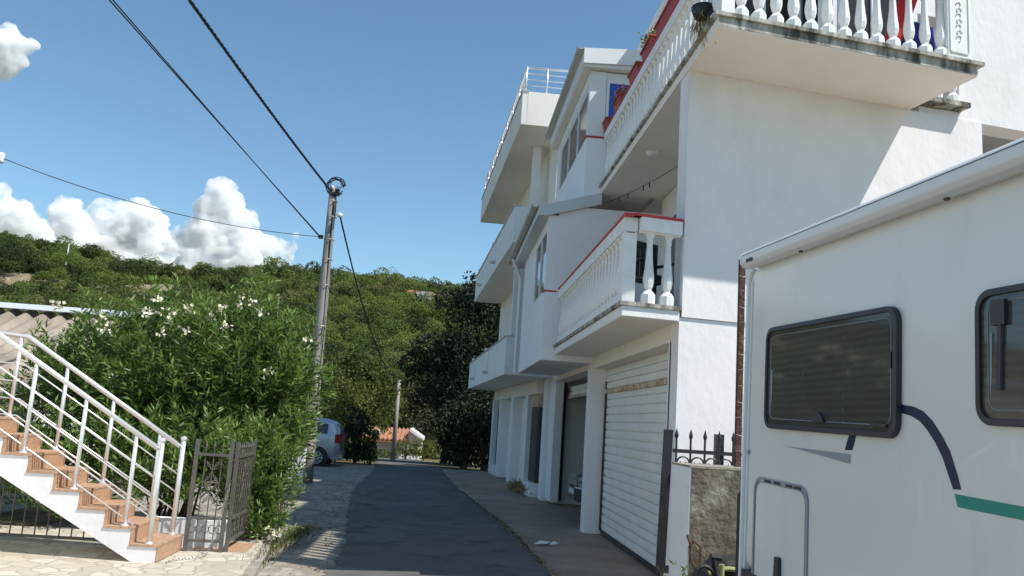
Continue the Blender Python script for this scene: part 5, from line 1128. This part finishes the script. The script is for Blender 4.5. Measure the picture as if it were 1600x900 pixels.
# left of the road
lf = [(-2.9, 29.3, 1.95, .55, 'darkleaf', 'narrow dark hedge column behind the silver car'), (-2.42, 29.8, 1.25, .24, 'yleaf', 'thin yellow-green edge bush right of the dark hedge column'),
 (-4.2, 31.5, 3.3, 1.1, 'yleaf', 'yellow-green bush right behind the silver car'), (-3.7, 34.5, 3.2, 1.05, 'yleaf', 'yellow-green bush above the dark hedge column'), (-5.8, 34, 4.2, 1.7, 'mac', 'bright green bush behind the pole, left of the yellow-green bushes'),
 (-2.5, 39.5, 4.0, 1.5, 'yleaf', 'sunlit bush above the orange-roofed house, nearer one'), (-1.2, 55.5, 5.4, 1.6, 'grleaf', 'grey-green tree rising behind the gable of the small house'), (-3.8, 56, 6.5, 2.3, 'mac', 'green tree right behind the orange roof'),
 (-4.8, 45, 5.8, 2.3, 'mac', 'green tree on the slope left of the thin distant pole'), (-8.2, 42, 6.0, 2.4, 'mac', 'green tree on the slope seen through the pole and oleander'), (-11.5, 47, 6.4, 3.0, 'mac', 'green tree on the slope hidden behind the middle oleander')]
for x, y, h, wd, m, lab in lf:
    lobes = [((0, 0, h*.5), (wd*.9, wd*.9, h*.48))]+rl(8, wd*.6, h*.85, wd*.6, h*.12, wd*.38, wd*.6, rr)+([((q, -.1, .3), (wd*.75, wd*.6, .45)) for q in (-wd*.45, 0, wd*.45)] if h < 4.5 else [])
    if x == -2.5: y = 60; x = -3.0
    tree('hillside_tree' if h > 4.5 else 'roadside_bush', x, y, lobes, .13 if y < 45 else .2, 90 if y < 45 else 55, m, lab, 'bushes and trees left of the road', .12 if h > 4.5 else .05)
# vine and yellow flowers in front of the small house
for (px_, py_2, Y_, sx_, sz_, m, lab) in ((634, 702, 48.5, .7, .42, 'weed', 'leafy vine clump climbing in front of the small house gable'), (662, 703, 47, .8, .5, 'yleaf', 'yellowish bush at the right of the small house'), (600, 710, 48.5, .55, .22, 'weed', 'low green bush before the small house wall')):
    c_ = atY(px_, py_2, Y_); g0 = gz(c_[0], Y_)
    tree('garden_bush', c_[0], Y_, [((0, 0, c_[2]-g0), (sx_, .6, sz_+.1)), ((.3, 0, (c_[2]-g0)*.5), (sx_*.8, .5, sz_*.8)), ((-.4, 0, (c_[2]-g0)*.6), (sx_*.6, .5, sz_*.7))], .14, 80, m, lab, 'bushes in front of the small house', .04, 2)
# ================================================================= WOODED HILLSIDE (one mass)
rng = np.random.default_rng(5)
def hillwood():
    VV = []; TT = []; cand = []
    Y_ = 58.0
    while Y_ < 216:
        step = 1.6+Y_*.0068; x = -.66*Y_-6
        while x < .16*Y_+14:
            cand.append((x+rng.uniform(-.5, .5)*step, Y_+rng.uniform(-.5, .5)*step, step)); x += step*.95
        Y_ += step*.85
    for (x, y, s) in cand:
        g0 = gz(x, y)
        bare = (117 < y < 151) and x/y < -.26 and (math.sin(x*.21+y*.05)+.5*math.sin(x*.5) > -.75)
        if bare and rng.random() < (.93 if y > 132 else .6): continue
        if -9 < x < 4 and 148 < y < 187: continue
        big = rng.random(); r = s*(.55+.75*big**2); h = r*rng.uniform(.75, 1.25)*(1.15 if y > 190 else 1)
        if y > 198 and rng.random() < .08: h *= 1.3
        k = 4; lobes = [((x, y, g0+h*.45), (r, r, h*.8))]+[((x+rng.uniform(-.6, .6)*r, y-rng.uniform(0, .6)*r, g0+h*rng.uniform(.4, 1.05)), (r*.5,)*3) for _ in range(k)]
        base = rng.normal(0, .27); lf_ = .00135*y+.08
        for c, rad in lobes:
            rad = np.array(rad); n = int(11*rad[0]*rad[2]/(lf_*lf_*.55)*.62); n = min(max(n, 16), 520)
            P, Nn = shell_points(n, c, rad, -.15, .22, .15)
            kp = (Nn[:, 1] < .45); P = P[kp]; Nn = Nn[kp]; n = len(P)
            T = unit(np.cross(Nn, rng.normal(0, 1, (n, 3))))+Nn*.25
            VV.append(leaf_quads(P, unit(T), lf_*rng.uniform(.8, 1.4, n), lf_*.75, .3)); TT.append(np.clip(rng.normal(.45+base, .10, n), -.3, 1.1))
    V = np.concatenate(VV); print('hill leaves', len(V)); return tag(quads_mesh('hillside_woodland', V, np.concatenate(TT), 'mac'), kind='stuff')
hillwood()
# quarry scar
def scar(px_, py_, Yd, rx, rz_, m, nm, lab, n=60):
    mb = MB(); c = atY(px_, py_, Yd); r2 = random.Random(int(px_))
    for k in range(n):
        p = c+np.array([r2.uniform(-rx, rx), r2.uniform(-1.5, 1.5), r2.uniform(-rz_, rz_)]); s = r2.uniform(.25, .6)
        vs = [(p[0]+s*r2.uniform(.6, 1.2)*a, p[1]+s*b, p[2]+s*.7*cc) for a in (-1, 1) for b in (-1, 1) for cc in (-1, 1)]
        mb.add(vs, [(0,1,3,2),(4,6,7,5),(0,4,5,1),(2,3,7,6),(0,2,6,4),(1,5,7,3)])
    o = mb.build(nm, m, None, loc=tuple(c)); return tag(o, lab, 'soil heap' if m == 'orange' else 'rubble heap')
scar(645, 461, 174, 1.3, .6, 'orange', 'soil_heap', 'left heap of orange soil near the hilltop'); scar(682, 466, 174, 1.3, .7, 'orange', 'soil_heap', 'right heap of orange soil beside the dark grove'); scar(664, 465, 173, 1.5, .7, 'rock', 'rubble_heap', 'pale rubble between the two heaps of orange soil')
# ================================================================= CLOUDS (solid billows, 1.5 km away)
def cloud(puffs, Yd, label, sc_=1.0):
    vs = []; fs = []; bm = bmesh.new(); bmesh.ops.create_icosphere(bm, subdivisions=4, radius=1); base = np.array([v.co[:] for v in bm.verts]); bf = [tuple(v.index for v in f.verts) for f in bm.faces]; bm.free()
    k = 0; V = []; F = []; r2 = random.Random(len(puffs))
    allp = []
    for (px_, py_, pr) in puffs:
        c = atY(px_, py_, Yd); r = pr*Yd/FOC; allp.append((c, r))
        for j in range(13):
            a = r2.uniform(0, 6.28); el = r2.uniform(-.3, 1.2); d = np.array([math.cos(a)*math.cos(el), -abs(math.sin(a))*math.cos(el)*.8, math.sin(el)]); allp.append((c+d*r*.78, r*r2.uniform(.17, .46)))
    for c, r in allp:
        ph = Vector((c[0]*.013, c[2]*.017, c[1]*.01)); s = np.array([1, 1, .92]); out = np.empty_like(base)
        for i, b in enumerate(base):
            v = Vector(b); q = mnoise.fractal(v*2.4+ph, .85, 2.1, 6)*.34
            out[i] = b*(1+q)
        V.append(out*s*r+c); F += [tuple(i+k for i in f) for f in bf]; k += len(base)
    me = bpy.data.meshes.new('cloud'); cc = np.array(atY(puffs[0][0], puffs[0][1], Yd)); me.from_pydata((np.concatenate(V)-cc).tolist(), [], F); me.materials.append(M['cloud'])
    for p in me.polygons: p.use_smooth = True
    o = bpy.data.objects.new('cloud', me); col.objects.link(o); o.location = cc; rm = o.modifiers.new('union', 'REMESH'); rm.mode = 'VOXEL'; rm.voxel_size = 2.8; return tag(o, label, 'cloud')
cloud([(345, 300, 23), (362, 320, 20), (335, 335, 30), (375, 350, 28), (330, 365, 34), (385, 385, 32), (420, 390, 24), (440, 400, 18), (345, 400, 36), (295, 375, 26), (455, 385, 10), (462, 368, 6), (380, 415, 40), (320, 418, 40), (430, 418, 22)], 1500, 'tall white cumulus tower just left of the utility pole')
cloud([(205, 345, 34), (165, 340, 30), (235, 350, 26), (150, 370, 30), (190, 380, 38), (240, 385, 34), (270, 390, 22), (125, 385, 22), (270, 410, 34), (180, 410, 34), (225, 415, 36)], 1620, 'broad white cumulus bank in the middle of the cloud row')
cloud([(105, 335, 26), (118, 350, 22), (95, 365, 26), (130, 375, 22), (110, 395, 34), (75, 395, 26)], 1560, 'small rounded cumulus between the left bank and the broad bank')
cloud([(30, 340, 26), (15, 360, 30), (55, 365, 24), (-10, 330, 34), (2, 300, 14), (70, 385, 20)], 1500, 'white cumulus at the left edge above the hill')
cloud([(5, 75, 30), (32, 72, 18), (15, 50, 14), (52, 70, 10), (5, 105, 22), (30, 95, 14)], 1500, 'wispy cloud fragment in the upper left corner')
